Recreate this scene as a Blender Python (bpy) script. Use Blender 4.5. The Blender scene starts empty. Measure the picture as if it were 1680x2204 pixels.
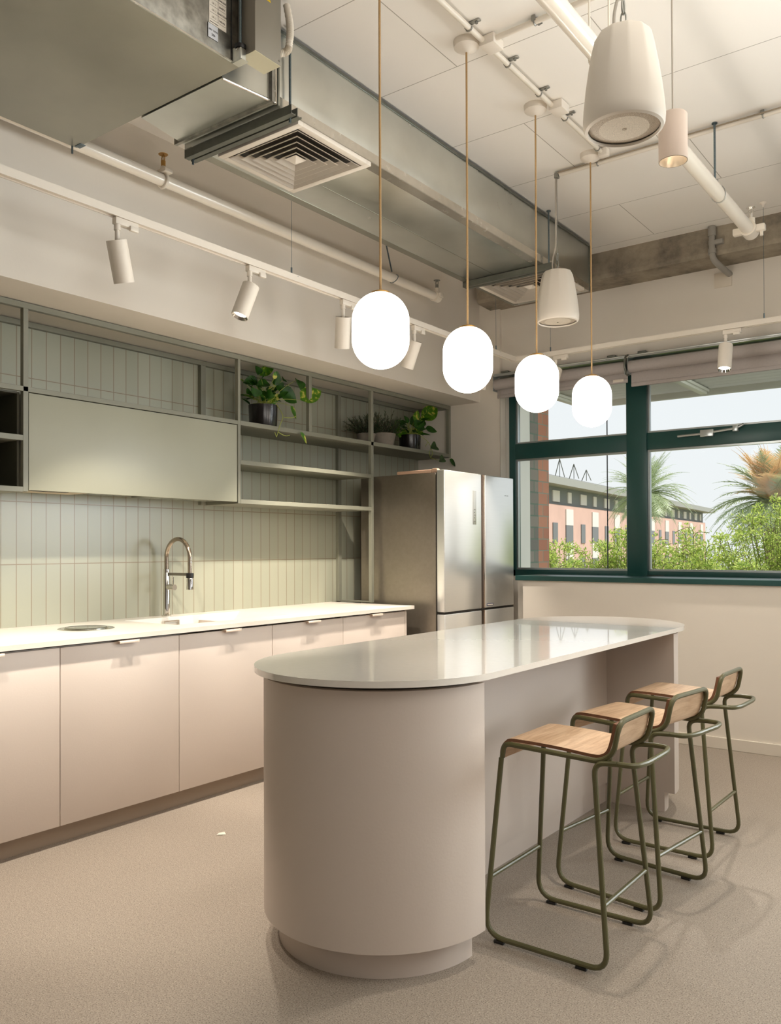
import bpy, bmesh, math, random
from mathutils import Vector, Matrix, Quaternion
PI = math.pi
random.seed(7)
S = bpy.context.scene
COL = S.collection

# ------------------------------------------------------------------ camera
yaw, pit, rol = -0.64176, 0.010423, -0.00354
F_PX = 1813.7
_f = Vector((math.sin(yaw)*math.cos(pit), math.cos(yaw)*math.cos(pit), math.sin(pit)))
_r = Vector((math.cos(yaw), -math.sin(yaw), 0)); _u = _r.cross(_f)
_r2 = _r*math.cos(rol)+_u*math.sin(rol); _u2 = -_r*math.sin(rol)+_u*math.cos(rol)
cd = bpy.data.cameras.new('camera'); cam = bpy.data.objects.new('camera', cd); COL.objects.link(cam)
M = Matrix((_r2, _u2, -_f)).transposed().to_4x4(); M.translation = Vector((0, 0, 1.3)); cam.matrix_world = M
cd.sensor_fit = 'VERTICAL'; cd.sensor_height = 24.0; cd.lens = F_PX/2204*24.0
cd.shift_y = 58.7/2204; cd.clip_start = 0.05; cd.clip_end = 800
S.camera = cam

# ------------------------------------------------------------------ view, world, sun
S.view_settings.view_transform = 'Standard'; S.view_settings.look = 'None'
S.view_settings.exposure = 0.2; S.view_settings.gamma = 1.0; S.view_settings.use_curve_mapping = False
S.cycles.use_denoising = True
S.cycles.max_bounces = 10; S.cycles.diffuse_bounces = 6; S.cycles.glossy_bounces = 4
S.cycles.transparent_max_bounces = 12; S.cycles.sample_clamp_indirect = 6.0
S.cycles.caustics_reflective = False; S.cycles.caustics_refractive = False

W = bpy.data.worlds.new('sky'); S.world = W; W.use_nodes = True
nt = W.node_tree; nt.nodes.clear()
wo = nt.nodes.new('ShaderNodeOutputWorld'); bg = nt.nodes.new('ShaderNodeBackground')
tc = nt.nodes.new('ShaderNodeTexCoord'); sx = nt.nodes.new('ShaderNodeSeparateXYZ'); cr = nt.nodes.new('ShaderNodeValToRGB')
nz = nt.nodes.new('ShaderNodeTexNoise'); nz.inputs['Scale'].default_value = 3.0
nt.links.new(tc.outputs['Generated'], sx.inputs[0]); nt.links.new(sx.outputs['Z'], cr.inputs[0])
cr.color_ramp.elements[0].color = (0.88, 0.89, 0.90, 1); cr.color_ramp.elements[0].position = 0.0
cr.color_ramp.elements[1].color = (0.80, 0.87, 0.95, 1); cr.color_ramp.elements[1].position = 0.8
nt.links.new(cr.outputs[0], bg.inputs[0]); bg.inputs[1].default_value = .93
nt.links.new(bg.outputs[0], wo.inputs[0])

def light(name, kind, loc, energy, color=(1, 1, 1), **kw):
    l = bpy.data.lights.new(name, kind); l.energy = energy; l.color = color
    o = bpy.data.objects.new(name, l); COL.objects.link(o); o.location = loc
    d = kw.pop('dir', None)
    for k, v in kw.items(): setattr(l, k, v)
    if d is not None: o.rotation_euler = Vector(d).to_track_quat('-Z', 'Y').to_euler()
    return o
WARM = (1.0, 0.89, 0.76)
sun = light('sun', 'SUN', (0, 30, 30), 4.2, (1.0, 0.95, 0.86), angle=0.01, dir=(-0.55, -0.35, -1.0))
# daylight entering through the long window (portal: only guides sky sampling) 
po = light('window_daylight', 'AREA', (0.1, 6.16, 1.85), 1.0, dir=(0, -1, 0), shape='RECTANGLE', size=7.0, size_y=1.6)
po.data.cycles.is_portal = True
# unseen fill area lights, added to brighten the ceiling and the room
light('right_side_fill', 'AREA', (4.6, 1.0, 1.9), 40, (0.93, 0.97, 1.0), dir=(-1, 0.1, 0.15), shape='RECTANGLE', size=7.0, size_y=2.4)  # added fill from the right, no window stands there
light('right_panes_fill', 'AREA', (2.6, 6.45, 1.95), 330, (0.95, 0.98, 1.0), dir=(-.25, -1, .30), shape='RECTANGLE', size=3.4, size_y=1.4)  # added fill outside the unseen right panes, tilted up at the ceiling
light('ceiling_fill_up', 'AREA', (1.0, 1.9, 2.6), 75, (1.0, 0.97, 0.93), dir=(0, 0, 1), shape='RECTANGLE', size=2.6, size_y=3.0)  # added to lighten the ceiling, no such fitting is built
light('overhead_fill', 'AREA', (0.6, -2.2, 3.2), 6, (1.0, 0.92, 0.82), dir=(0, 0, -1), shape='RECTANGLE', size=3.0, size_y=2.5)  # added fill from overhead, no lamps are built here

# ------------------------------------------------------------------ materials
def lin(c):
    return tuple(((v/255)/12.92 if v/255 <= 0.04045 else ((v/255+0.055)/1.055)**2.4) for v in c)
def new_mat(name):
    m = bpy.data.materials.new(name); m.use_nodes = True
    return m, m.node_tree, m.node_tree.nodes['Principled BSDF']
def mat(name, rgb, rough=0.5, metal=0.0, noise=None, bump=None, spec=0.5, emit=None, coat=0, aniso=None):
    """rgb sRGB 0-255; noise=(scale, amount); bump=(scale, strength)"""
    m, nt, b = new_mat(name); c = lin(rgb)
    b.inputs['Base Color'].default_value = (*c, 1); b.inputs['Roughness'].default_value = rough
    b.inputs['Metallic'].default_value = metal; b.inputs['Specular IOR Level'].default_value = spec
    b.inputs['Coat Weight'].default_value = coat
    L = nt.links.new
    geo = nt.nodes.new('ShaderNodeTexCoord')
    if noise:
        n = nt.nodes.new('ShaderNodeTexNoise'); n.inputs['Scale'].default_value = noise[0]; n.inputs['Detail'].default_value = 5
        L(geo.outputs['Object'], n.inputs['Vector'])
        r = nt.nodes.new('ShaderNodeMapRange'); r.inputs['From Min'].default_value = .3; r.inputs['From Max'].default_value = .7
        r.inputs['To Min'].default_value = 1-noise[1]; r.inputs['To Max'].default_value = 1+noise[1]
        L(n.outputs['Fac'], r.inputs['Value'])
        v = nt.nodes.new('ShaderNodeVectorMath'); v.operation = 'SCALE'; v.inputs[0].default_value = c
        L(r.outputs[0], v.inputs['Scale']); L(v.outputs[0], b.inputs['Base Color'])
    if bump:
        n = nt.nodes.new('ShaderNodeTexNoise'); n.inputs['Scale'].default_value = bump[0]; n.inputs['Detail'].default_value = 3
        L(geo.outputs['Object'], n.inputs['Vector'])
        bp = nt.nodes.new('ShaderNodeBump'); bp.inputs['Strength'].default_value = bump[1]; bp.inputs['Distance'].default_value = 0.01
        L(n.outputs['Fac'], bp.inputs['Height']); L(bp.outputs[0], b.inputs['Normal'])
    if emit:
        b.inputs['Emission Color'].default_value = (*emit[0], 1); b.inputs['Emission Strength'].default_value = emit[1]
    return m

def world_pos(nt, axes):
    """vector built from world position axes, e.g. 'YZ' -> (y, z, 0)"""
    g = nt.nodes.new('ShaderNodeNewGeometry'); s = nt.nodes.new('ShaderNodeSeparateXYZ'); c = nt.nodes.new('ShaderNodeCombineXYZ')
    nt.links.new(g.outputs['Position'], s.inputs[0])
    for i, a in enumerate(axes): nt.links.new(s.outputs[a], c.inputs[i])
    return c
def brick_mat(name, axes, origin, bw, rh, mortar, c1, c2, cm, offset=0.0, rough=0.4, bump=0.3, spec=0.5, stain=0.0):
    m, nt, b = new_mat(name); L = nt.links.new
    p = world_pos(nt, axes); mp = nt.nodes.new('ShaderNodeMapping')
    mp.inputs['Location'].default_value = (-origin[0], -origin[1], 0); L(p.outputs[0], mp.inputs[0])
    t = nt.nodes.new('ShaderNodeTexBrick'); t.offset = offset; t.offset_frequency = 2; t.squash = 1
    t.inputs['Color1'].default_value = (*lin(c1), 1); t.inputs['Color2'].default_value = (*lin(c2), 1); t.inputs['Mortar'].default_value = (*lin(cm), 1)
    t.inputs['Scale'].default_value = 1; t.inputs['Mortar Size'].default_value = mortar; t.inputs['Mortar Smooth'].default_value = 0.1
    t.inputs['Bias'].default_value = 0; t.inputs['Brick Width'].default_value = bw; t.inputs['Row Height'].default_value = rh
    L(mp.outputs[0], t.inputs['Vector'])
    if stain:
        n = nt.nodes.new('ShaderNodeTexNoise'); n.inputs['Scale'].default_value = 2.0; L(p.outputs[0], n.inputs['Vector'])
        r = nt.nodes.new('ShaderNodeMapRange'); r.inputs['To Min'].default_value = 1-stain; r.inputs['To Max'].default_value = 1+stain; L(n.outputs['Fac'], r.inputs['Value'])
        v = nt.nodes.new('ShaderNodeVectorMath'); v.operation = 'SCALE'; L(t.outputs['Color'], v.inputs[0]); L(r.outputs[0], v.inputs['Scale']); L(v.outputs[0], b.inputs['Base Color'])
    else: L(t.outputs['Color'], b.inputs['Base Color'])
    b.inputs['Roughness'].default_value = rough; b.inputs['Specular IOR Level'].default_value = spec
    bp = nt.nodes.new('ShaderNodeBump'); bp.invert = True; bp.inputs['Strength'].default_value = bump; bp.inputs['Distance'].default_value = 0.003
    L(t.outputs['Fac'], bp.inputs['Height']); L(bp.outputs[0], b.inputs['Normal'])
    return m

def metal_mat(name, rgb, rough, streak=(1, 1, 1), scale=6, amt=0.12, rvar=0.08, bumpst=0.0, metal=1.0):
    """sheet metal: streaked tint and roughness variation"""
    m, nt, b = new_mat(name); L = nt.links.new; c = lin(rgb)
    tcn = nt.nodes.new('ShaderNodeTexCoord'); mp = nt.nodes.new('ShaderNodeMapping'); mp.inputs['Scale'].default_value = streak
    L(tcn.outputs['Object'], mp.inputs[0])
    n = nt.nodes.new('ShaderNodeTexNoise'); n.inputs['Scale'].default_value = scale; n.inputs['Detail'].default_value = 6; L(mp.outputs[0], n.inputs['Vector'])
    r = nt.nodes.new('ShaderNodeMapRange'); r.inputs['From Min'].default_value = .3; r.inputs['From Max'].default_value = .7
    r.inputs['To Min'].default_value = 1-amt; r.inputs['To Max'].default_value = 1+amt; L(n.outputs['Fac'], r.inputs['Value'])
    v = nt.nodes.new('ShaderNodeVectorMath'); v.operation = 'SCALE'; v.inputs[0].default_value = c; L(r.outputs[0], v.inputs['Scale']); L(v.outputs[0], b.inputs['Base Color'])
    r2 = nt.nodes.new('ShaderNodeMapRange'); r2.inputs['To Min'].default_value = rough-rvar; r2.inputs['To Max'].default_value = rough+rvar; L(n.outputs['Fac'], r2.inputs['Value']); L(r2.outputs[0], b.inputs['Roughness'])
    b.inputs['Metallic'].default_value = metal
    if bumpst:
        n2 = nt.nodes.new('ShaderNodeTexNoise'); n2.inputs['Scale'].default_value = 2.2; L(tcn.outputs['Object'], n2.inputs['Vector'])
        bp = nt.nodes.new('ShaderNodeBump'); bp.inputs['Strength'].default_value = bumpst; bp.inputs['Distance'].default_value = 0.05
        L(n2.outputs['Fac'], bp.inputs['Height']); L(bp.outputs[0], b.inputs['Normal'])
    return m

def floor_mat():
    m, nt, b = new_mat('speckled_floor'); L = nt.links.new
    g = nt.nodes.new('ShaderNodeNewGeometry')
    def nze(s, d=2, r=.5):
        n = nt.nodes.new('ShaderNodeTexNoise'); n.inputs['Scale'].default_value = s; n.inputs['Detail'].default_value = d; n.inputs['Roughness'].default_value = r
        L(g.outputs['Position'], n.inputs['Vector']); return n
    a = nze(1.1, 4); c = nze(230, 2, .6); d = nze(60, 3, .7)
    r1 = nt.nodes.new('ShaderNodeValToRGB'); e = r1.color_ramp.elements
    e[0].position = .33; e[0].color = (*lin((104, 94, 84)), 1); e[1].position = .46; e[1].color = (*lin((154, 143, 131)), 1)
    e2 = e.new(.62); e2.color = (*lin((161, 151, 139)), 1); e3 = e.new(.70); e3.color = (*lin((192, 183, 171)), 1)
    L(c.outputs['Fac'], r1.inputs[0])
    r2 = nt.nodes.new('ShaderNodeMapRange'); r2.inputs['From Min'].default_value = .3; r2.inputs['From Max'].default_value = .7; r2.inputs['To Min'].default_value = .93; r2.inputs['To Max'].default_value = 1.06
    L(a.outputs['Fac'], r2.inputs['Value'])
    r3 = nt.nodes.new('ShaderNodeMapRange'); r3.inputs['From Min'].default_value = .35; r3.inputs['From Max'].default_value = .65; r3.inputs['To Min'].default_value = .92; r3.inputs['To Max'].default_value = 1.06
    L(d.outputs['Fac'], r3.inputs['Value'])
    mu = nt.nodes.new('ShaderNodeMath'); mu.operation = 'MULTIPLY'; L(r2.outputs[0], mu.inputs[0]); L(r3.outputs[0], mu.inputs[1])
    v = nt.nodes.new('ShaderNodeVectorMath'); v.operation = 'SCALE'; L(r1.outputs[0], v.inputs[0]); L(mu.outputs[0], v.inputs['Scale']); L(v.outputs[0], b.inputs['Base Color'])
    b.inputs['Roughness'].default_value = .42; b.inputs['Specular IOR Level'].default_value = .35
    return m

def concrete_mat():
    m, nt, b = new_mat('raw_concrete'); L = nt.links.new
    g = nt.nodes.new('ShaderNodeNewGeometry')
    n = nt.nodes.new('ShaderNodeTexNoise'); n.inputs['Scale'].default_value = 3.5; n.inputs['Detail'].default_value = 9; n.inputs['Roughness'].default_value = .68; L(g.outputs['Position'], n.inputs['Vector'])
    r = nt.nodes.new('ShaderNodeValToRGB'); e = r.color_ramp.elements
    e[0].position = .30; e[0].color = (*lin((92, 84, 74)), 1); e[1].position = .72; e[1].color = (*lin((172, 161, 142)), 1)
    k = e.new(.5); k.color = (*lin((142, 132, 116)), 1); L(n.outputs['Fac'], r.inputs[0])
    v = nt.nodes.new('ShaderNodeTexVoronoi'); v.inputs['Scale'].default_value = 2.6; L(g.outputs['Position'], v.inputs['Vector'])
    mr = nt.nodes.new('ShaderNodeMapRange'); mr.inputs['From Min'].default_value = .0; mr.inputs['From Max'].default_value = .06; mr.inputs['To Min'].default_value = .45; L(v.outputs['Distance'], mr.inputs['Value'])
    s = nt.nodes.new('ShaderNodeVectorMath'); s.operation = 'SCALE'; L(r.outputs[0], s.inputs[0]); L(mr.outputs[0], s.inputs['Scale']); L(s.outputs[0], b.inputs['Base Color'])
    b.inputs['Roughness'].default_value = .85
    bp = nt.nodes.new('ShaderNodeBump'); bp.inputs['Strength'].default_value = .6; bp.inputs['Distance'].default_value = .01; L(n.outputs['Fac'], bp.inputs['Height']); L(bp.outputs[0], b.inputs['Normal'])
    return m

def wood_mat(name, base=(212, 182, 150), dark=(180, 146, 114)):
    m, nt, b = new_mat(name); L = nt.links.new
    tcn = nt.nodes.new('ShaderNodeTexCoord'); mp = nt.nodes.new('ShaderNodeMapping'); mp.inputs['Scale'].default_value = (14, 1.3, 14); L(tcn.outputs['Object'], mp.inputs[0])
    n = nt.nodes.new('ShaderNodeTexNoise'); n.inputs['Scale'].default_value = 5; n.inputs['Detail'].default_value = 8; n.inputs['Roughness'].default_value = .65; n.inputs['Distortion'].default_value = .6; L(mp.outputs[0], n.inputs['Vector'])
    r = nt.nodes.new('ShaderNodeValToRGB'); e = r.color_ramp.elements
    e[0].position = .32; e[0].color = (*lin(dark), 1); e[1].position = .62; e[1].color = (*lin(base), 1); L(n.outputs['Fac'], r.inputs[0])
    # broad veneer strips
    mp2 = nt.nodes.new('ShaderNodeMapping'); mp2.inputs['Scale'].default_value = (9, .15, .2); L(tcn.outputs['Object'], mp2.inputs[0])
    n2 = nt.nodes.new('ShaderNodeTexNoise'); n2.inputs['Scale'].default_value = 1.4; L(mp2.outputs[0], n2.inputs['Vector'])
    mr = nt.nodes.new('ShaderNodeMapRange'); mr.inputs['From Min'].default_value = .35; mr.inputs['From Max'].default_value = .65; mr.inputs['To Min'].default_value = .88; mr.inputs['To Max'].default_value = 1.08; L(n2.outputs['Fac'], mr.inputs['Value'])
    s = nt.nodes.new('ShaderNodeVectorMath'); s.operation = 'SCALE'; L(r.outputs[0], s.inputs[0]); L(mr.outputs[0], s.inputs['Scale']); L(s.outputs[0], b.inputs['Base Color'])
    b.inputs['Roughness'].default_value = .42
    return m

def glass_mat(name='window_glass', tint=(0.97, 0.985, 0.98)):
    m = bpy.data.materials.new(name); m.use_nodes = True; nt = m.node_tree; nt.nodes.clear(); L = nt.links.new
    o = nt.nodes.new('ShaderNodeOutputMaterial'); t = nt.nodes.new('ShaderNodeBsdfTransparent'); g = nt.nodes.new('ShaderNodeBsdfGlossy'); x = nt.nodes.new('ShaderNodeMixShader'); f = nt.nodes.new('ShaderNodeFresnel')
    t.inputs[0].default_value = (*tint, 1); g.inputs['Roughness'].default_value = 0.0; f.inputs[0].default_value = 1.12
    L(f.outputs[0], x.inputs[0]); L(t.outputs[0], x.inputs[1]); L(g.outputs[0], x.inputs[2]); L(x.outputs[0], o.inputs[0])
    return m

def leaf_mat(name, g1, g2, var=None, trans=0.35):
    m, nt, b = new_mat(name); L = nt.links.new
    tcn = nt.nodes.new('ShaderNodeTexCoord')
    n = nt.nodes.new('ShaderNodeTexNoise'); n.inputs['Scale'].default_value = 28; n.inputs['Detail'].default_value = 3; L(tcn.outputs['Object'], n.inputs['Vector'])
    r = nt.nodes.new('ShaderNodeValToRGB'); e = r.color_ramp.elements
    e[0].position = .35; e[0].color = (*lin(g1), 1); e[1].position = .56; e[1].color = (*lin(g2), 1)
    if var: k = e.new(.63); k.color = (*lin(var), 1)
    L(n.outputs['Fac'], r.inputs[0]); L(r.outputs[0], b.inputs['Base Color']); b.inputs['Roughness'].default_value = .38
    tr = nt.nodes.new('ShaderNodeBsdfTranslucent'); L(r.outputs[0], tr.inputs[0]); mx = nt.nodes.new('ShaderNodeMixShader'); mx.inputs[0].default_value = trans
    out = nt.nodes['Material Output']; L(b.outputs[0], mx.inputs[1]); L(tr.outputs[0], mx.inputs[2]); L(mx.outputs[0], out.inputs[0])
    return m

PAINT = mat('warm_white_wall_paint', (230, 223, 212), .75, noise=(1.5, .02), bump=(60, .04), spec=.25)
PAINT2 = mat('white_reveal_paint', (226, 226, 216), .7, noise=(3, .02))
CEIL = brick_mat('ceiling_panels', 'XY', (-1.345, 2.49), 1.21, .617, .0022, (242, 238, 231), (240, 236, 229), (176, 170, 160), offset=.5, rough=.8, bump=.5, spec=.2)
TILE = brick_mat('sage_wall_tiles', 'YZ', (2.224, 1.2225-.322*3), .0824, .322, .0024, (162, 163, 146), (156, 158, 141), (132, 120, 99), rough=.28, bump=.5)
FLOOR = floor_mat(); CONC = concrete_mat()
CAB = mat('beige_laminate', (207, 195, 185), .5, noise=(2, .012), bump=(120, .03), spec=.4)
CABD = mat('painted_gap_shade', (70, 58, 46), .8)  # brown standing in for shade in the gaps under the slabs
COUNTER = mat('cream_composite_stone', (226, 220, 209), .30, noise=(30, .012), spec=.5)
ISLTOP = mat('pale_composite_stone', (232, 227, 219), .16, noise=(40, .015), spec=.6, coat=.7)
SAGE = mat('sage_lacquer', (160, 161, 144), .42, noise=(3, .02))
SHELF = mat('olive_grey_metal', (126, 126, 112), .5, noise=(20, .02))
DARKIN = mat('dark_olive_cubby', (72, 70, 56), .6)
GALV = metal_mat('galvanised_sheet', (218, 220, 214), .30, (1, 1, 1), 5, .06, .07, .06)
GALVD = metal_mat('spangled_galvanised_sheet', (172, 170, 162), .40, (1, 1, 1), 26, .28, .12, .1)
GALVU = metal_mat('brushed_galvanised_underside', (168, 167, 156), .40, (1, 1, 1), 3, .08, .06, .10)
FOIL = metal_mat('aluminium_foil_tape', (225, 222, 214), .25, (1, 1, 1), 30, .06, .08, .12)
STRUT = mat('grey_steel_channel', (112, 114, 106), .4, .6, noise=(20, .1))
ROD = mat('zinc_threaded_rod', (104, 118, 124), .35, .8, noise=(300, .3))
INOX = metal_mat('stainless_steel_front', (240, 241, 238), .28, (1, 1, 30), 5, .012, .01, metal=.72)
INOXD = metal_mat('grey_steel_side', (150, 141, 128), .36, (1, 1, 1), 40, .05, .05, metal=.8)
CHROME = mat('chrome', (225, 222, 216), .08, 1.0)
STEEL = metal_mat('brushed_bin_lid', (205, 203, 192), .22, (1, 20, 1), 12, .08, .05)
BLACK = mat('black_plastic', (22, 21, 20), .4)
WHITEP = mat('white_powder_coat', (232, 224, 212), .45, noise=(30, .01))
PIPEW = mat('white_gloss_pipe_paint', (236, 228, 214), .25, noise=(5, .02), coat=.3)
SPKW = mat('speaker_shell_white', (218, 210, 198), .5)
GRILLE = mat('perforated_grille', (172, 160, 144), .6, noise=(600, .5))
GRILLEC = mat('perforated_grille_centre', (196, 186, 170), .6, noise=(600, .3))
GREENF = mat('dark_green_aluminium', (26, 70, 67), .38, noise=(8, .05))
ALU = mat('anodised_aluminium', (190, 196, 196), .3, .8)
BLIND = mat('grey_blind_fabric', (178, 171, 168), .8, noise=(80, .03))
OLIVE = mat('olive_green_tube', (88, 85, 54), .38, noise=(8, .04))
OAK = wood_mat('oak_veneer'); PLYE = mat('plywood_edge', (122, 80, 54), .6, noise=(60, .15))
GLOW = mat('opal_lit_glass', (255, 250, 240), .3, emit=((1.0, .93, .83), 6.0))
BRASS = mat('brushed_brass', (190, 150, 90), .3, .9)
CORD = mat('tan_textile_cord', (184, 150, 104), .8, noise=(900, .35))
GREYC = mat('grey_cable', (178, 170, 158), .6)
LENS = mat('lit_lens', (255, 250, 240), .2, emit=((1, .9, .75), 7.0))
REFL = mat('satin_reflector', (235, 220, 200), .25, .7)
POTB = mat('black_glazed_pot', (24, 21, 20), .22, noise=(10, .1))
POTG = mat('grey_concrete_pot', (128, 120, 110), .8, noise=(20, .12))
SOIL = mat('potting_soil', (50, 38, 28), .95, bump=(60, .8))
LEAFD = leaf_mat('pothos_leaf_dark', (24, 62, 14), (44, 92, 20))
LEAFV = leaf_mat('pothos_leaf_variegated', (62, 118, 20), (98, 148, 30), (214, 210, 96))
STEMG = mat('pale_green_stem', (150, 160, 70), .5)
ROSE = leaf_mat('rosemary_leaf', (34, 52, 34), (58, 80, 52))
WOODST = mat('woody_stem', (70, 58, 40), .8)
GLASS = glass_mat()
PAPER = mat('white_sticker_paper', (222, 214, 200), .6)
INK = mat('black_ink', (30, 26, 22), .7)
PINK = mat('pinkish_brown_paint', (188, 156, 134), .5)
GREYP = mat('grey_painted_conduit', (150, 146, 138), .5)
PVC = mat('offwhite_conduit', (226, 218, 204), .4)
ZINC = mat('zinc_clip', (150, 150, 144), .35, .8)
YELL = mat('yellow_warning_print', (226, 190, 20), .5)

# ------------------------------------------------------------------ helpers
ORG = {}
def finish(bm, name, m, smooth):
    me = bpy.data.meshes.new(name)
    bmesh.ops.recalc_face_normals(bm, faces=bm.faces) if not getattr(bm, 'keep', False) else None
    bm.to_mesh(me); bm.free()
    for mm in (m if isinstance(m, (list, tuple)) else [m]): me.materials.append(mm)
    if smooth:
        me.shade_smooth()
        try: me.set_sharp_from_angle(angle=math.radians(35))
        except Exception: pass
    return me
def B(): return bmesh.new()
def obj(name, bm, m, parent=None, smooth=True, label=None):
    if parent is not None: off = ORG[parent.name]
    else:
        xs = [v.co for v in bm.verts]
        off = Vector(((min(c.x for c in xs)+max(c.x for c in xs))/2, (min(c.y for c in xs)+max(c.y for c in xs))/2, min(c.z for c in xs)))
    bmesh.ops.translate(bm, verts=bm.verts, vec=-off)
    me = finish(bm, name, m, smooth)
    o = bpy.data.objects.new(name, me); COL.objects.link(o)
    if parent is not None: o.parent = parent
    else: o.location = off
    ORG[o.name] = off.copy()
    if label: o['label'] = label
    return o
def tag(o, label, cat, group=None):
    o['label'] = label; o['category'] = cat
    if group: o['group'] = group
    return o
def thing(name, label, cat, loc=(0, 0, 0), group=None):
    o = bpy.data.objects.new(name, None); o.empty_display_size = .05; COL.objects.link(o)
    o.location = loc; ORG[o.name] = Vector(loc); return tag(o, label, cat, group)
def struct(name, bm, m, parent=None, smooth=False):
    o = obj(name, bm, m, parent, smooth)
    if parent is None: o['kind'] = 'structure'
    return o
def dup(root, loc, rotz=0.0, label=None, group=None):
    r = root.copy(); COL.objects.link(r); r.location = loc; r.rotation_euler = (0, 0, rotz)
    if label: r['label'] = label
    if group: r['group'] = group
    for ch in root.children:
        c = ch.copy(); COL.objects.link(c); c.parent = r
        for g in ch.children:
            d = g.copy(); COL.objects.link(d); d.parent = c
    return r
def box(bm, x0, x1, y0, y1, z0, z1, bev=0.0, seg=2, mi=0):
    vs = [bm.verts.new(p) for p in ((x0, y0, z0), (x1, y0, z0), (x1, y1, z0), (x0, y1, z0), (x0, y0, z1), (x1, y0, z1), (x1, y1, z1), (x0, y1, z1))]
    fs = [bm.faces.new([vs[i] for i in q]) for q in ((3, 2, 1, 0), (4, 5, 6, 7), (0, 1, 5, 4), (1, 2, 6, 5), (2, 3, 7, 6), (3, 0, 4, 7))]
    for f in fs: f.material_index = mi
    if bev:
        es = list({e for f in fs for e in f.edges})
        bmesh.ops.bevel(bm, geom=es, offset=bev, segments=seg, affect='EDGES', profile=.5)
def prism(bm, poly, z0, z1, mi=0, bev=0.0):
    """vertical prism over an XY polygon"""
    a = [bm.verts.new((p[0], p[1], z0)) for p in poly]; b = [bm.verts.new((p[0], p[1], z1)) for p in poly]
    f1 = bm.faces.new(a[::-1]); f2 = bm.faces.new(b); n = len(poly)
    for i in range(n): bm.faces.new((a[i], a[(i+1) % n], b[(i+1) % n], b[i])).material_index = mi
    f1.material_index = f2.material_index = mi
    if bev: bmesh.ops.bevel(bm, geom=list(set(f1.edges) | set(f2.edges)), offset=bev, segments=3, affect='EDGES', profile=.5)
def extr(bm, poly, axis, a0, a1, mi=0):
    """extrude a 2-D polygon along an axis: 'X' poly=(y,z), 'Y' poly=(x,z), 'Z' poly=(x,y)"""
    def P(p, a): return {'X': (a, p[0], p[1]), 'Y': (p[0], a, p[1]), 'Z': (p[0], p[1], a)}[axis]
    a = [bm.verts.new(P(p, a0)) for p in poly]; b = [bm.verts.new(P(p, a1)) for p in poly]; n = len(poly)
    bm.faces.new(a[::-1]).material_index = mi; bm.faces.new(b).material_index = mi
    for i in range(n): bm.faces.new((a[i], a[(i+1) % n], b[(i+1) % n], b[i])).material_index = mi
def fillet(pts, r, n=6, closed=False):
    pts = [Vector(p) for p in pts]; out = []; N = len(pts)
    for i, p in enumerate(pts):
        if not closed and i in (0, N-1): out.append(p); continue
        a = pts[i-1]; b = pts[(i+1) % N]; ri = r[i] if isinstance(r, (list, tuple)) else r
        da = (a-p); db = (b-p); d = min(ri, da.length*.49, db.length*.49)
        if d < 1e-5 or ri == 0: out.append(p); continue
        p0 = p+da.normalized()*d; p2 = p+db.normalized()*d
        for k in range(n+1):
            t = k/n; out.append(p0*(1-t)**2+p*2*t*(1-t)+p2*t*t)
    return out
def tube(bm, pts, r, seg=10, closed=False, caps=True, mi=0, radii=None):
    pts = [Vector(p) for p in pts]; q = [pts[0]]
    for p in pts[1:]:
        if (p-q[-1]).length > 1e-6: q.append(p)
    pts = q; N = len(pts)
    if closed and (pts[0]-pts[-1]).length < 1e-6: pts.pop(); N -= 1
    T = []
    for i in range(N):
        if closed: t = pts[(i+1) % N]-pts[i-1]
        elif i == 0: t = pts[1]-pts[0]
        elif i == N-1: t = pts[-1]-pts[-2]
        else: t = (pts[i+1]-pts[i]).normalized()+(pts[i]-pts[i-1]).normalized()
        T.append(t.normalized())
    up = Vector((0, 0, 1)) if abs(T[0].z) < .9 else Vector((1, 0, 0))
    u = (up-T[0]*up.dot(T[0])).normalized(); rings = []
    for i in range(N):
        if i: 
            u = (u-T[i]*u.dot(T[i]))
            u = u.normalized() if u.length > 1e-6 else T[i].orthogonal().normalized()
        v = T[i].cross(u); rr = radii[i] if radii else r
        rings.append([bm.verts.new(pts[i]+(u*math.cos(2*PI*k/seg)+v*math.sin(2*PI*k/seg))*rr) for k in range(seg)])
    for i in range(N if closed else N-1):
        a, b = rings[i], rings[(i+1) % N]
        if closed and i == N-1:
            best = min(range(seg), key=lambda s: (a[0].co-b[s].co).length); b = b[best:]+b[:best]
        for k in range(seg): bm.faces.new((a[k], a[(k+1) % seg], b[(k+1) % seg], b[k])).material_index = mi
    if caps and not closed:
        bm.faces.new(rings[0][::-1]).material_index = mi; bm.faces.new(rings[-1]).material_index = mi
def cyl(bm, a, b, r, seg=24, r2=None, mi=0):
    tube(bm, [a, b], r, seg, mi=mi, radii=[r, r if r2 is None else r2])
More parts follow.
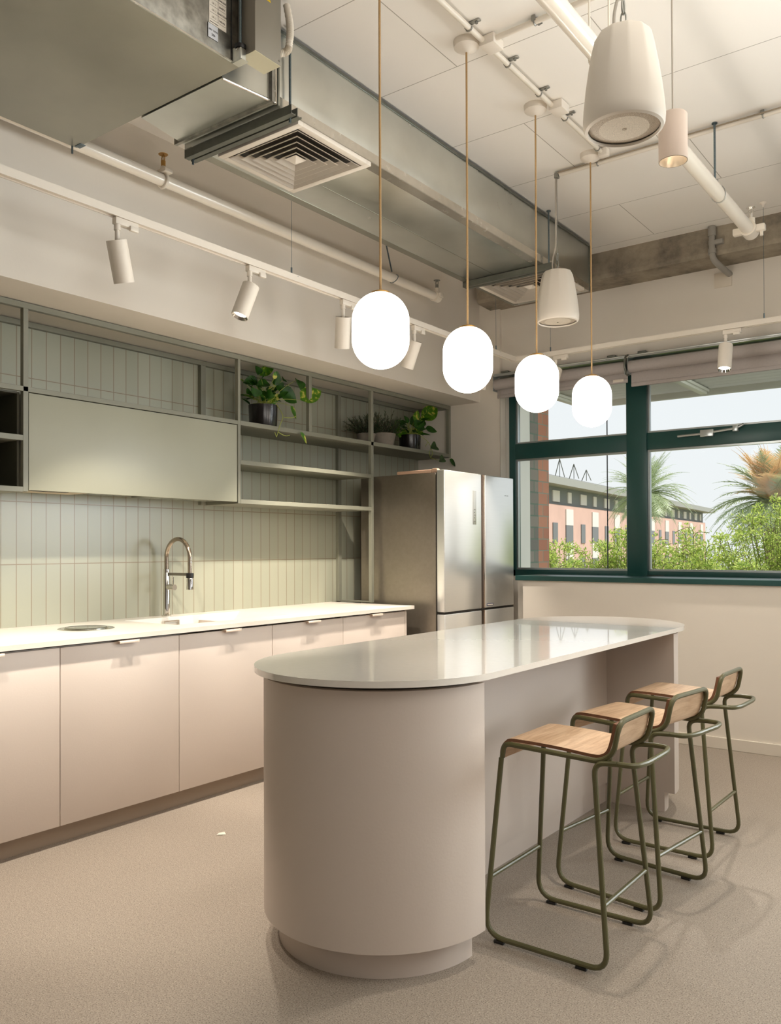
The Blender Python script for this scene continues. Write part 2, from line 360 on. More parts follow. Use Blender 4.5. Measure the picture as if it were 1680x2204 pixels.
def lathe(bm, prof, c=(0, 0, 0), seg=32, mat4=None, cap=True, mi=0, rf=None):
    c = Vector(c); rings = []
    for r, z in prof:
        if r < 1e-6: 
            p = Vector((0, 0, z)); p = mat4 @ p if mat4 else p
            rings.append([bm.verts.new(c+p)]); continue
        ring = []
        for k in range(seg):
            a = 2*PI*k/seg; q = r*(rf(a, z) if rf else 1); p = Vector((q*math.cos(a), q*math.sin(a), z)); p = mat4 @ p if mat4 else p
            ring.append(bm.verts.new(c+p))
        rings.append(ring)
    for i in range(len(rings)-1):
        a, b = rings[i], rings[i+1]
        for k in range(seg):
            k2 = (k+1) % seg
            if len(a) == 1 and len(b) == 1: continue
            if len(a) == 1: f = bm.faces.new((a[0], b[k], b[k2]))
            elif len(b) == 1: f = bm.faces.new((a[k], a[k2], b[0]))
            else: f = bm.faces.new((a[k], a[k2], b[k2], b[k]))
            f.material_index = mi
    if cap:
        if len(rings[0]) > 1: bm.faces.new(rings[0][::-1]).material_index = mi
        if len(rings[-1]) > 1: bm.faces.new(rings[-1]).material_index = mi
def aim(d):
    return Vector(d).normalized().to_track_quat('Z', 'Y').to_matrix().to_4x4()
def text(name, body, loc, size, rot, m, parent, align='LEFT', ext=.0003, sx=1.0):
    c = bpy.data.curves.new(name, 'FONT'); c.body = body; c.size = size; c.extrude = ext; c.align_x = align
    c.materials.append(m); tmp = bpy.data.objects.new(name, c); me = bpy.data.meshes.new_from_object(tmp); bpy.data.objects.remove(tmp)
    o = bpy.data.objects.new(name, me); COL.objects.link(o); o.parent = parent
    o.location = Vector(loc)-ORG[parent.name]; o.rotation_euler = rot; o.scale = (sx, 1, 1); ORG[o.name] = Vector(loc); return o

# ------------------------------------------------------------------ the room
XT = -4.11; YP = 5.90; YW = 6.07; ZC = 3.40; YA = 5.63
b = B(); box(b, -4.3, 4.8, -4.2, 6.3, -.12, 0); struct('floor', b, FLOOR)
b = B(); box(b, -4.3, 4.8, -4.2, 5.93, ZC, ZC+.12); struct('ceiling', b, CEIL)
b = B(); box(b, XT-.2, XT, -4.2, 6.3, 0, 2.50); struct('wall_left', b, TILE)
b = B(); box(b, XT-.2, -3.50, -4.2, 6.3, 2.478, ZC); struct('wall_left_upper', b, PAINT)
b = B()
box(b, XT-.2, -3.315, YP, 6.25, 0, ZC)                      # pier beside the window
box(b, -3.315, 4.8, 5.93, 6.12, 2.66, ZC)                   # lintel over the window
box(b, -3.315, -2.976, YP+.1, 6.12, 0, 1.07)                # setback behind the fridge
box(b, -2.976, 4.8, YA, 6.12, 0, 1.062)                     # apron under the window
struct('wall_back', b, PAINT)
b = B(); box(b, 4.6, 4.8, -4.2, 6.3, 0, ZC); struct('wall_right', b, mat('taupe_wall_paint', (128, 116, 104), .8))
b = B(); box(b, -4.3, 4.8, -4.3, -4.1, 0, ZC); struct('wall_front', b, bpy.data.materials['taupe_wall_paint'])
b = B(); box(b, -2.976, 4.6, YA-.012, YA, 0, .075, .003); struct('baseboard_back', b, mat('white_skirting', (226, 218, 205), .4))
b = B()
extr(b, [(5.69, ZC), (5.69, 3.24), (5.705, 3.215), (5.93, 3.205), (5.93, ZC)], 'X', -3.40, 4.6)
bm2 = b
struct('concrete_beam', b, CONC)
b = B(); box(b, -3.03, 4.6, YA-.02, YW+.02, 1.056, 1.091, .003)
struct('window_sill', b, GREENF)

# window_1: green frame, sashes and panes
mull = [(-2.33, -2.18), (-.98, -.83), (.37, .52), (1.72, 1.87), (3.07, 3.22)]
def window():
    w = bpy.data.objects.new('window_1', None); COL.objects.link(w); w.location = (0, YW, 1.075); w['kind'] = 'structure'; ORG[w.name] = Vector((0, YW, 1.075))
    b = B(); y0, y1 = YW-.02, YW+.07
    box(b, -3.36, 4.5, y0, y1, 1.075, 1.125, .003); box(b, -3.36, 4.5, y0, y1, 2.60, 2.70, .003)
    box(b, -3.36, -3.262, y0, y1, 1.075, 2.70, .003)
    for a, c in mull: box(b, a, c, y0-.012, y1, 1.075, 2.70, .003)
    edges = [-3.262]+[v for m_ in mull for v in m_]+[4.5]
    for i in range(0, len(edges), 2): box(b, edges[i], edges[i+1], y0, y1, 2.012, 2.135, .003)
    obj('window_frame', b, GREENF, w)
    for i in range(0, len(edges), 2):
        a, c = edges[i], edges[i+1]
        for z0, z1 in ((1.125, 2.012), (2.135, 2.60)):
            s = B(); t = .014
            for q in ((a, a+t, z0, z1), (c-t, c, z0, z1), (a+t, c-t, z0, z0+t), (a+t, c-t, z1-t, z1)):
                box(s, q[0], q[1], y0+.02, y0+.05, q[2], q[3])
            fr = obj('glazing_bead', s, ALU, w, False)
            g = B(); box(g, a+t, c-t, y0+.034, y0+.038, z0+t, z1-t); obj('pane', g, GLASS, fr, False)
    # stay handle on the second transom
    h = B(); tube(h, fillet([(-1.95, y0-.02, 2.088), (-1.79, y0-.02, 2.092), (-1.55, y0-.025, 2.112), (-1.50, y0-.03, 2.135)], .03), .009, 8)
    box(h, -1.79, -1.70, y0-.035, y0, 2.07, 2.118, .003); box(h, -1.57, -1.535, y0-.045, y0, 2.09, 2.13, .003)
    obj('stay_handle', h, ALU, w)
    h = B(); box(h, -2.19, -2.06, y0-.012, y0, 1.083, 1.096, .003); obj('hinge', h, BLACK, w)
window()

# roller blinds -------------------------------------------------------------
def blind(name_label, x0, x1, zb):
    t = thing('roller_blind', name_label, 'blind', ((x0+x1)/2, 5.86, 2.45), 'roller blinds above the window')
    b = B(); cyl(b, (x0, 5.865, 2.595), (x1, 5.865, 2.595), .042, 20); obj('fabric_roll', b, BLIND, t)
    b = B(); box(b, x0, x1, 5.895, 5.899, zb+.025, 2.61); box(b, x0, x1, 5.889, 5.905, zb, zb+.028, .004)
    obj('fabric_drop', b, BLIND, t)
    b = B(); box(b, x0, x1, 5.84, 5.92, 2.655, 2.668, .002); box(b, x0-.005, x0, 5.83, 5.92, 2.54, 2.66); box(b, x1, x1+.005, 5.83, 5.92, 2.54, 2.66)
    cyl(b, (x0, 5.845, 2.672), (x1, 5.845, 2.672), .006, 8); obj('mounting_rail', b, ALU, t)
    n = max(2, int((x1-x0)/.5))
    for i in range(n):
        b = B(); x = x0+.1+(x1-x0-.2)*i/(n-1); box(b, x-.03, x+.03, 5.83, 5.93, 2.675, 2.69, .002); obj('bracket', b, STRUT, t)
    return t
bl1 = blind('narrow grey roller blind rolled up above the left window beside the pier', -3.335, -2.262, 2.49)
bl2 = blind('wide grey roller blind rolled up above the right window with the stay handle', -2.235, -.9, 2.455)
b = B()
for x, y in ((-3.30, 5.875), (-3.285, 5.94)): 
    tube(b, [(x, y, 2.58), (x, y, 1.5)], .0022, 6)
    z = 2.57
    while z > 1.5: 
        lathe(b, [(0, -.003), (.0034, 0), (0, .003)], (x, y, z), 6); z -= .012
obj('bead_chain', b, GREYC, bl1)
b = B(); tube(b, fillet([(-2.245, 5.86, 2.68), (-2.25, 5.81, 2.66), (-2.25, 5.80, 2.58), (-2.245, 5.85, 2.53)], .03), .007, 8); obj('cable_loop', b, STRUT, bl2)
b = B(); box(b, -2.37, -2.29, 5.8985-.012, 5.889, 2.50, 2.52, .001); obj('maker_tag', b, PAPER, bl1)

# wall plate and grey conduit on the beam
b = B(); box(b, -1.66, -1.545, 5.923, 5.93, 3.065, 3.165, .002); tag(obj('blank_wall_plate', b, mat('painted_plate', (218, 208, 192), .6)), 'small square cover plate painted like the wall under the concrete beam', 'wall plate')
t = thing('beam_conduit', 'short grey pipe bent round the concrete beam above the cover plate', 'conduit', (-1.59, 5.68, 3.2))
b = B(); tube(b, fillet([(-1.60, 5.668, 3.40), (-1.60, 5.668, 3.19), (-1.57, 5.74, 3.15), (-1.56, 5.93, 3.145)], .06), .02, 12); obj('pipe', b, GREYP, t)
b = B(); cyl(b, (-1.60, 5.668, 3.395), (-1.60, 5.668, 3.335), .026, 12); obj('coupling', b, GREYP, t)
b = B(); cyl(b, (-1.60, 5.668, 3.25), (-1.60, 5.668, 3.22), .026, 12); obj('coupling', b, GREYP, t)
b = B(); box(b, -1.62, -1.53, 5.655, 5.69, 3.275, 3.305, .003); obj('clamp', b, GREYP, t)

# ------------------------------------------------------------------ kitchen wall: base cabinets
XF = -3.375
seams = [.79, 1.444, 2.096, 2.748, 3.403, 4.022, 4.677]
labs = ['beige base cabinet at the far left picture edge, cut by the frame', 'beige base cabinet under the left end of the worktop, handle cut by the frame',
        'beige base cabinet with tab handle under the round steel bin lid', 'beige base cabinet with tab handle right of the one below the bin lid',
        'narrow beige base cabinet half hidden behind the island end', 'last beige base cabinet beside the fridge with an end panel']
for i in range(6):
    y0, y1 = seams[i], seams[i+1]; last = i == 5
    if i == 0: continue
    t = thing('base_cabinet', labs[i], 'cabinet', (XF-.3, (y0+y1)/2, 0), 'base cabinets along the tiled wall')
    b = B()
    if i == 3: box(b, -4.10, -4.06, y0+.001, y1-.001, .10, .87); box(b, -4.06, XF-.022, y0+.001, y0+.018, .10, .87); box(b, -4.06, XF-.022, y1-.018, y1-.001, .10, .87); box(b, -4.06, XF-.022, y0+.018, y1-.018, .10, .12)
    else: box(b, -4.10, XF-.022, y0+.001, y1-.001, .10, .872 if i in (1, 2, 5) else .70)
    if last: box(b, -4.10, XF, y1, y1+.02, .0, .872)
    obj('carcass', b, CAB, t)
    b = B(); box(b, -4.05, -3.43, y0, y1, 0, .10); obj('toe_kick', b, mat('toe_kick_laminate', (158, 142, 126), .45) if i == 1 else bpy.data.materials['toe_kick_laminate'], t)
    b = B(); box(b, XF-.02, XF, y0+.0018, y1-.0018, .088, .868, .0015); d = obj('door', b, CAB, t)
    yc = {1: 1.775, 2: 2.436, 3: 3.09, 4: 3.73, 5: 4.34}[i]
    h = B(); box(h, XF-.018, XF+.028, yc-.054, yc+.054, .869, .8725, .001); box(h, XF+.025, XF+.029, yc-.054, yc+.054, .860, .8725, .001)
    obj('handle', h, mat('champagne_handle', (240, 224, 208), .35, .2) if i == 1 else bpy.data.materials['champagne_handle'], d)
b = B(); box(b, XF-.04, XF-.012, .9, 4.69, .872, .8795); tag(obj('shadow_gap_strip', b, CABD), 'painted shade of the recess between the beige cabinet doors and the cream worktop', 'strip')  # dark colour stands for the shade above the doors

# worktop with integrated sink
wt = thing('kitchen_worktop', 'long cream stone worktop along the sage tiled wall with a built-in sink', 'worktop', (-3.74, 2.8, .88))
sy0, sy1, sx0, sx1 = 2.86, 3.72, -3.98, -3.53
b = B()
for q in ((XT, sx0, .9, 4.758), (sx1, -3.352, .9, 4.758), (sx0, sx1, .9, sy0), (sx0, sx1, sy1, 4.758)):
    box(b, q[0], q[1], q[2], q[3], .880, .9025)
bmesh.ops.remove_doubles(b, verts=b.verts, dist=.0001)
obj('slab', b, COUNTER, wt, False)
b = B()   # basin: sloping sides
def quad(bm, *ps, mi=0):
    f = bm.faces.new([bm.verts.new(p) for p in ps]); f.material_index = mi; return f
rim = [(sx0, sy0), (sx1, sy0), (sx1, sy1), (sx0, sy1)]; fl = [(sx0+.02, sy0+.03), (sx1-.02, sy0+.03), (sx1-.02, sy1-.16), (sx0+.02, sy1-.16)]
for off in (0,):
    r = [b.verts.new((x, y, .9025)) for x, y in rim]; g = [b.verts.new((x, y, .745)) for x, y in fl]
    for i in range(4): b.faces.new((r[i], r[(i+1) % 4], g[(i+1) % 4], g[i]))
    b.faces.new(g)
basin = obj('sink_basin', b, COUNTER, wt, False)
b = B(); x = sx0+.010
for q in ((3.115, 3.225, .878, .884), (3.115, 3.121, .855, .878), (3.219, 3.225, .855, .878)): box(b, x, x+.012, q[0], q[1], q[2], q[3])
obj('overflow_frame', b, CHROME, basin)
b = B(); lathe(b, [(0, .0035), (.05, .0035), (.058, .001), (.058, -.001), (0, -.001)], (-3.75, 3.25, .7465), 24); obj('drain', b, CHROME, basin)

# round bin lid
t = thing('bin_lid', 'round brushed steel bin lid set flush into the cream worktop', 'lid', (-3.755, 2.475, .9025))
b = B(); lathe(b, [(.0, .001), (.118, .001), (.132, .0025), (.136, .001), (.136, 0), (0, 0)], (-3.755, 2.475, .9026), 48); obj('ring', b, STEEL, t)
b = B(); lathe(b, [(.0, .002), (.10, .0055), (.104, .004), (.104, .0), (0, 0)], (-3.755, 2.475, .9036), 48); obj('cover', b, STEEL, t)
b = B(); lathe(b, [(.098, .0), (.098, .0062), (.1, .0062), (.1, 0)], (-3.755, 2.475, .9036), 48, cap=False); obj('finger_groove', b, BLACK, t)

# faucet
fx, fy = -4.045, 3.20
t = thing('kitchen_faucet', 'tall chrome kitchen tap with a high hose arch behind the sink', 'tap', (fx, fy, .9025))
b = B(); lathe(b, [(.028, 0), (.028, .006), (.020, .010), (.0195, .245), (.0175, .25), (.0175, .278), (.0, .278)], (fx, fy, .9025), 24); obj('body', b, CHROME, t)
b = B(); pts = [(fx, fy, 1.17)]
for k in range(0, 25):
    a = PI-PI*k/24; pts.append((fx+.105+.105*math.cos(a), fy, 1.245+.112*math.sin(a)))
pts.append((fx+.21, fy, 1.13)); tube(b, pts, .0125, 12); obj('hose_arch', b, mat('bronze_steel_hose', (176, 162, 146), .2, .9), t)
b = B(); box(b, fx, fx+.205, fy-.006, fy+.006, 1.143, 1.160, .002); obj('holder_arm', b, mat('grey_arm', (120, 116, 104), .35, .6), t)
b = B(); cyl(b, (fx+.21, fy, 1.132), (fx+.21, fy, 1.160), .0215, 20); obj('black_sleeve', b, BLACK, t)
b = B(); lathe(b, [(.019, 0), (.019, .06), (.016, .07), (0, .07)], (fx+.21, fy, 1.065), 20); obj('spray_head', b, CHROME, t)
b = B(); cyl(b, (fx+.015, fy+.0, 1.075), (fx+.075, fy+.0, 1.075), .0165, 18); lv = obj('lever', b, CHROME, t)
b = B(); tube(b, [(fx+.062, fy, 1.085), (fx+.062, fy, 1.135)], .0028, 8); obj('lever_pin', b, CHROME, lv)

# ------------------------------------------------------------------ shelving frame
XS = -3.775; XB = -4.09; tw = .027
sh = thing('wall_shelving', 'olive grey metal shelving frame hung over the worktop on the tiled wall', 'shelving', (-3.94, 3.6, .9025))
def bar(x0, x1, y0, y1, z0, z1, name='rail', m=SHELF):
    b = B(); box(b, x0, x1, y0, y1, z0, z1, .0012, 1); return obj(name, b, m, sh)
xf0, xf1 = XS-tw, XS; xb0, xb1 = XB-.02, XB+.008
YE = 5.892
bar(xf0, xf1, .6, YE, 2.446, 2.474); bar(xb0, xb1, .6, YE, 2.446, 2.474)
for (y0, y1, z0, z1) in ((2.152, 2.178, 1.575, 2.446), (3.519, 3.541, 1.573, 2.446), (4.154, 4.183, 2.076, 2.446), (4.821, 4.850, .9035, 2.446), (YE-.03, YE, 2.046, 2.446)):
    bar(xf0, xf1, y0, y1, z0, z1, 'post')
for (y0, y1, z0, z1) in ((2.152, 2.178, 1.575, 2.446), (3.496, 3.535, 1.573, 2.446), (4.815, 4.85, .9035, 2.446), (YE-.03, YE, 2.046, 2.446)):
    bar(xb0, xb1, y0, y1, z0, z1, 'post')
for y0, y1 in ((YE-.03, YE),): bar(xb1, xf0, y0, y1, 2.446, 2.474); bar(xb1, xf0, y0, y1, 2.046, 2.074)
bar(xb1, xf0, 4.822, 4.848, .9035, .915)
b = B(); box(b, XT+.002, xf1, 3.541, YE-.03, 2.048, 2.076, .0015, 1); obj('shelf', b, SHELF, sh)
for z0, z1 in ((1.810, 1.837), (1.572, 1.599)):
    b = B(); box(b, XT+.002, xf1+.001, 3.541, 4.821, z0, z1, .0015, 1); obj('shelf', b, SHELF, sh)
# rail over the hood and the dark cubbies on the left
bar(xf0, xf1, .6, 3.519, 2.050, 2.074)
for z0, z1 in ((1.572, 1.597), (1.816, 1.842)): bar(XB, xf1, .6, 2.152, z0, z1, 'shelf')
b = B(); box(b, XT+.002, XS-.03, 2.138, 2.151, 1.597, 2.048); box(b, XT+.002, XS-.03, 1.28, 1.295, 1.597, 2.048); box(b, XT+.002, XT+.012, 1.295, 2.138, 1.597, 2.048); box(b, XT+.012, XS-.03, 1.295, 2.138, 2.040, 2.049)
obj('cubby_lining', b, DARKIN, sh)

# hood cabinet
hc = thing('hood_cabinet', 'wide sage green wall cabinet with a plain flap hiding the extractor hood', 'cabinet', (-3.94, 2.85, 1.58))
b = B(); box(b, XT+.003, XS-.024, 2.181, 3.517, 1.600, 2.048, .002); obj('carcass', b, SHELF, hc)
b = B(); box(b, XS-.022, XS-.004, 2.183, 3.515, 1.583, 2.046, .0015); obj('flap_door', b, SAGE, hc)
b = B(); box(b, -4.04, -3.81, 2.21, 2.56, 1.588, 1.600, .002); obj('lamp_panel', b, mat('hood_steel', (225, 208, 180), .4, .2), hc)
b = B(); box(b, -3.98, -3.84, 2.60, 2.78, 1.590, 1.600, .002); box(b, -4.0, -3.83, 2.92, 3.45, 1.586, 1.600, .002); obj('filter_panel', b, STEEL, hc)
b = B(); box(b, -3.90, -3.87, 2.25, 2.45, 1.5865, 1.589, 0); obj('slot', b, BLACK, hc)

# ------------------------------------------------------------------ fridge
FX = -3.185; FY0, FY1 = 4.885, 5.875
fr = thing('refrigerator', 'tall stainless steel four-door fridge between worktop and window', 'fridge', (-3.55, 5.38, 0))
b = B(); box(b, -3.93, -3.262, FY0+.006, FY1-.004, .02, 1.826, .006); obj('body', b, INOXD, fr)
b = B(); box(b, -3.262, -3.250, FY0+.012, FY1-.012, .05, 1.82); obj('door_gasket', b, BLACK, fr)
ym = 5.39
for (y0, y1, z0, z1) in ((FY0, ym-.006, .853, 1.842), (ym+.052, FY1, .853, 1.842), (FY0, ym-.006, .05, .838), (ym+.052, FY1, .05, .838)):
    b = B(); box(b, -3.250, FX, y0, y1, z0, z1, .006, 3); obj('door', b, INOX, fr)
b = B(); box(b, -3.249, FX-.016, ym-.004, ym+.050, .05, 1.84); obj('centre_channel', b, mat('dark_channel', (72, 62, 54), .35, .4), fr)
b = B(); box(b, -3.249, FX-.004, ym+.040, ym+.051, .05, 1.842, .003); obj('chrome_strip', b, mat('rosy_chrome', (226, 205, 190), .15, .9), fr)
b = B(); box(b, -3.252, FX-.003, FY0+.003, FY1-.003, .839, .851); obj('divider', b, BLACK, fr)
b = B(); box(b, -3.60, -3.30, FY0+.01, FY0+.045, 1.826, 1.85, .006); box(b, -3.30, -3.255, FY0+.015, FY0+.05, 1.826, 1.856, .004); obj('hinge_cover', b, PINK, fr)
b = B(); box(b, FX, FX+.002, 5.262, 5.308, 1.47, 1.715, .001); cp = obj('control_panel', b, mat('panel_silver', (196, 198, 194), .3, .5), fr)
b = B()
for k, z in enumerate((1.49, 1.515, 1.535, 1.555, 1.575)): box(b, FX+.002, FX+.0026, 5.275, 5.295-(k % 2)*.006, z, z+.006)
obj('touch_symbol', b, mat('grey_print', (120, 120, 118), .5), cp, False)
b = B(); box(b, FX, FX+.001, 5.735, 5.755, 1.699, 1.703); box(b, FX, FX+.001, 5.765, 5.79, 1.699, 1.7035); obj('name_print', b, bpy.data.materials['grey_print'], fr, False)
b = B(); box(b, FX, FX+.0015, 5.455, 5.55, .866, .884, .0005); sk = obj('energy_badge', b, mat('navy_badge', (66, 72, 110), .4), fr)
b = B(); box(b, FX+.0015, FX+.002, 5.462, 5.543, .871, .879); obj('badge_text_line', b, PAPER, sk, False)

# ------------------------------------------------------------------ island
IX, IN, IF, IR = -1.766, 2.314, 4.128, .405
isl = thing('kitchen_island', 'beige laminate island base with two rounded drum ends and a recessed stool side', 'island', (IX, (IN+IF)/2, 0))
def arc(cx, cy, r, a0, a1, n=48): return [(cx+r*math.cos(math.radians(a0+(a1-a0)*k/n)), cy+r*math.sin(math.radians(a0+(a1-a0)*k/n))) for k in range(n+1)]
b = B(); prism(b, arc(IX, IN, IR, 180, 360), .095, .874); obj('drum_end', b, CAB, isl)
b = B(); prism(b, arc(IX, IF, IR, 0, 180), .095, .874); obj('drum_end', b, CAB, isl)
b = B(); box(b, IX-IR, -1.705, IN, IF, .095, .879); obj('middle_body', b, CAB, isl)
b = B(); prism(b, arc(IX, IN, .355, 180, 360)+[(-1.715, IN)]+[(-1.715, IF)]+arc(IX, IF, .355, 0, 180)+[], 0, .095); obj('toe_kick', b, CAB, isl)
b = B(); prism(b, arc(IX, IN, IR-.03, 180, 360)+arc(IX, IF, IR-.03, 0, 180), .874, .889); obj('shadow_gap', b, CABD, isl)  # shade under the countertop given as a dark-coloured band
b = B(); prism(b, arc(IX, IN, .437, 180, 360)+arc(IX, IF, .437, 0, 180), .889, .909, bev=.004)
tag(obj('island_countertop', b, ISLTOP), 'long pale stone island countertop with rounded ends, reflecting the window', 'countertop')
b = B(); f = b.faces.new([b.verts.new(p) for p in ((-2.935, 2.60, .001), (-2.915, 2.605, .004), (-2.905, 2.63, .001), (-2.925, 2.64, .006), (-2.945, 2.625, .002))])
bmesh.ops.triangulate(b, faces=[f]); bmesh.ops.solidify(b, geom=b.faces[:], thickness=.0008)
tag(obj('paper_scrap', b, PAPER), 'tiny scrap of white paper on the floor between cabinets and island', 'paper')

# ------------------------------------------------------------------ bar stools (local frame: seat faces -X)
def make_stool():
    t = thing('bar_stool', '', 'stool', (0, 0, 0), 'bar stools at the island')
    R = .0088; c = -1.225
    def X(v): return v-c
    for s in (-1, 1):
        # front leg, sled, rear leg, outward loop half share one tube each side
        yb = s*.192; yt = s*.156
        p = fillet([(X(-1.392), yt, .60), (X(-1.438), yb, .016), (X(-1.010), yb, .016), (X(-1.066), yt, .632), (X(-.990), yt, .638)], [0, .075, .06, .05, 0])
        b = B(); tube(b, p, R, 10); obj('sled_leg', b, OLIVE, t)
        for xx in (-1.383, -1.095):
            b = B(); box(b, X(xx)-.018, X(xx)+.018, yb-.008, yb+.008, 0, .010, .002); obj('glide', b, BLACK, t)
    b = B(); p = fillet([(X(-.990), -.156, .638), (X(-.938), -.152, .638), (X(-.922), -.09, .638), (X(-.922), .09, .638), (X(-.938), .152, .638), (X(-.990), .156, .638)], .04)
    tube(b, p, R, 10); obj('rear_loop', b, OLIVE, t)
    # seat rail and back hoop as one bent tube
    side = [(-1.392, .60), (-1.385, .648), (-1.05, .636), (-1.005, .665), (-.985, .765)]
    pl = [(X(x), -.150, z) for x, z in side]+[(X(x), .150, z) for x, z in side[::-1]]
    b = B(); tube(b, fillet(pl, [0, .035, .05, .04, .045, .045, .04, .05, .035, 0]), R, 10); obj('seat_hoop', b, OLIVE, t)
    for xx in (-1.424, -1.028):
        b = B(); tube(b, [(X(xx), -.181, .205), (X(xx), .181, .205)], .0075, 10); obj('footrest_bar', b, OLIVE, t)
    # moulded plywood seat: front drop, flat, back upturn
    pr_ = [(-1.392, .596), (-1.390, .625), (-1.375, .648), (-1.345, .657), (-1.2, .654), (-1.075, .646), (-1.040, .651), (-1.020, .668), (-1.008, .70), (-.998, .745), (-.996, .757)]
    pp = [Vector((X(x), 0, z)) for x, z in pr_]
    # smooth by Catmull-Rom
    sm = []
    for i in range(len(pp)-1):
        p0 = pp[max(i-1, 0)]; p1 = pp[i]; p2 = pp[i+1]; p3 = pp[min(i+2, len(pp)-1)]
        for k in range(5):
            u = k/5; sm.append(.5*((2*p1)+(p2-p0)*u+(2*p0-5*p1+4*p2-p3)*u*u+(3*p1-p0-3*p2+p3)*u**3))
    sm.append(pp[-1]); n = len(sm); th = .010; hw = .148
    up, dn = [], []
    for i in range(n):
        tg = (sm[min(i+1, n-1)]-sm[max(i-1, 0)]).normalized(); nn = Vector((-tg.z, 0, tg.x)); up.append(sm[i]+nn*th); dn.append(sm[i])
    b = B(); cols = [(-hw, 0), (-hw+.012, 0), (hw-.012, 0), (hw, 0)]
    U = [[b.verts.new((p.x, y, p.z)) for y in (-hw, hw)] for p in up]; D = [[b.verts.new((p.x, y, p.z)) for y in (-hw, hw)] for p in dn]
    for i in range(n-1):
        b.faces.new((U[i][0], U[i][1], U[i+1][1], U[i+1][0])); b.faces.new((D[i][1], D[i][0], D[i+1][0], D[i+1][1]))
        for q in (b.faces.new((D[i][0], U[i][0], U[i+1][0], D[i+1][0])), b.faces.new((U[i][1], D[i][1], D[i+1][1], U[i+1][1]))): q.material_index = 1
    for i in (0, n-1): b.faces.new((U[i][0], D[i][0], D[i][1], U[i][1])).material_index = 1
    obj('plywood_seat', b, [OAK, PLYE], t)
    return t
st = make_stool(); st.location = (-1.225, 2.632, 0)
st['label'] = 'oak and olive bar stool nearest the camera, at the near end of the island'
st2 = dup(st, (-1.212, 3.165, 0), math.radians(-7), 'oak and olive bar stool standing slightly turned between the other two')
st3 = dup(st, (-1.235, 3.775, 0), math.radians(-1), 'oak and olive bar stool farthest from the camera, next to the window wall')

# ------------------------------------------------------------------ pendant lamps
def pendant(x, y, label, hang_z=3.40, first=None):
    t = thing('pendant_lamp', label, 'lamp', (x, y, 1.940), 'opal pendant lamps over the island')
    b = B(); R_ = .103; h = .273; fl_ = .0; prof = []
    n = 14
    for k in range(n+1):
        a = -PI/2+PI/2*k/n; prof.append((R_*math.cos(a), R_+R_*math.sin(a)))
    for k in range(n+1):
        a = PI/2*k/n; prof.append((R_*math.cos(a), h-R_+R_*math.sin(a)))
    lathe(b, prof, (x, y, 1.940), 48, cap=False); obj('opal_shade', b, GLOW, t)
    b = B(); lathe(b, [(0, .006), (.012, .006), (.034, -.002), (.036, -.010), (0, -.010)], (x, y, 1.940+h+.002), 24); obj('brass_cap', b, BRASS, t)
    b = B(); tube(b, [(x, y, 2.215), (x, y, 3.36)], .0042, 8); obj('cord', b, CORD, t)
    b = B(); lathe(b, [(0, -.002), (.012, 0), (.040, .012), (.052, .020), (.055, .045), (0, .045)], (x, y, 3.355), 28); obj('ceiling_canopy', b, WHITEP, t)
    light('pendant_glow', 'POINT', (x, y, 1.86), 5.0, (1, .93, .84), shadow_soft_size=.10)
    return t
PL = [(-1.823, 2.385, 'nearest and largest-looking of the four lit opal pendant lamps'), (-1.822, 2.976, 'second nearest lit opal pendant lamp, above the middle of the island'),
      (-1.828, 3.608, 'third lit opal pendant lamp, hanging before the left end of the window'), (-1.820, 4.229, 'farthest and smallest-looking lit opal pendant lamp, before the window mullion')]
for x, y, l in PL: pendant(x, y, l)

# ------------------------------------------------------------------ ceiling conduit with clips and boxes
CX = -1.748; CZ = 3.381
cr_ = thing('conduit_run', 'white conduit along the ceiling feeding the four pendant lamps', 'conduit', (CX, 2.8, CZ))
b = B(); tube(b, [(CX, .2, CZ), (CX, 4.20, CZ)], .0115, 12); obj('pipe', b, PVC, cr_)
def clip(par, x, y, z=CZ, along='Y', m=ZINC, r=.0135):
    b = B(); pts = []
    for k in range(9):
        a = PI*k/8
        if along == 'Y': pts.append((x+r*math.cos(a), y, z-r*math.sin(a)))
        else: pts.append((x, y+r*math.cos(a), z-r*math.sin(a)))
    tube(b, pts, .0035, 6)
    if along == 'Y': box(b, x+.004, x+.05, y-.010, y+.010, z+.012, z+.018, .002); cyl(b, (x+.034, y, z+.012), (x+.034, y, z+.004), .006, 8); box(b, x-r-.004, x-r+.003, y-.008, y+.008, z-.002, z+.018)
    else: box(b, x-.010, x+.010, y+.004, y+.05, z+.012, z+.018, .002); cyl(b, (x, y+.034, z+.012), (x, y+.034, z+.004), .006, 8); box(b, x-.008, x+.008, y-r-.004, y-r+.003, z-.002, z+.018)
    return obj('clip', b, m, par)
for y in (2.2, 2.877, 3.195, 3.49, 3.765, 4.153): clip(cr_, CX, y)
for i, y in enumerate((2.40, 3.02, 3.655, 4.215)):
    b = B(); d = .042 if i < 3 else .022
    box(b, CX-.016, CX+d+.012, y-d, y+d, 3.358, 3.399, .005); obj('junction_box', b, WHITEP, cr_)
c2 = thing('conduit_branch', 'short white conduit crossing the ceiling above the near pendant cord', 'conduit', (-1.2, 3.0, CZ))
b = B(); tube(b, [(CX+.04, 3.0, CZ), (.4, 3.0, CZ)], .0115, 12); obj('pipe', b, PVC, c2); clip(c2, -1.52, 3.0, along='X', r=.0135)
c3 = thing('conduit_line', 'long beige conduit crossing the ceiling towards the right picture edge', 'conduit', (-1, 4.315, CZ))
b = B(); tube(b, [(-2.04, 4.315, CZ), (1.6, 4.315, CZ)], .0125, 12); obj('pipe', b, PVC, c3)
b = B(); tube(b, [(-2.04, 4.295, CZ+.002), (1.6, 4.295, CZ+.002)], .004, 6); obj('cable', b, mat('brown_grey_cable', (150, 136, 116), .6), c3)
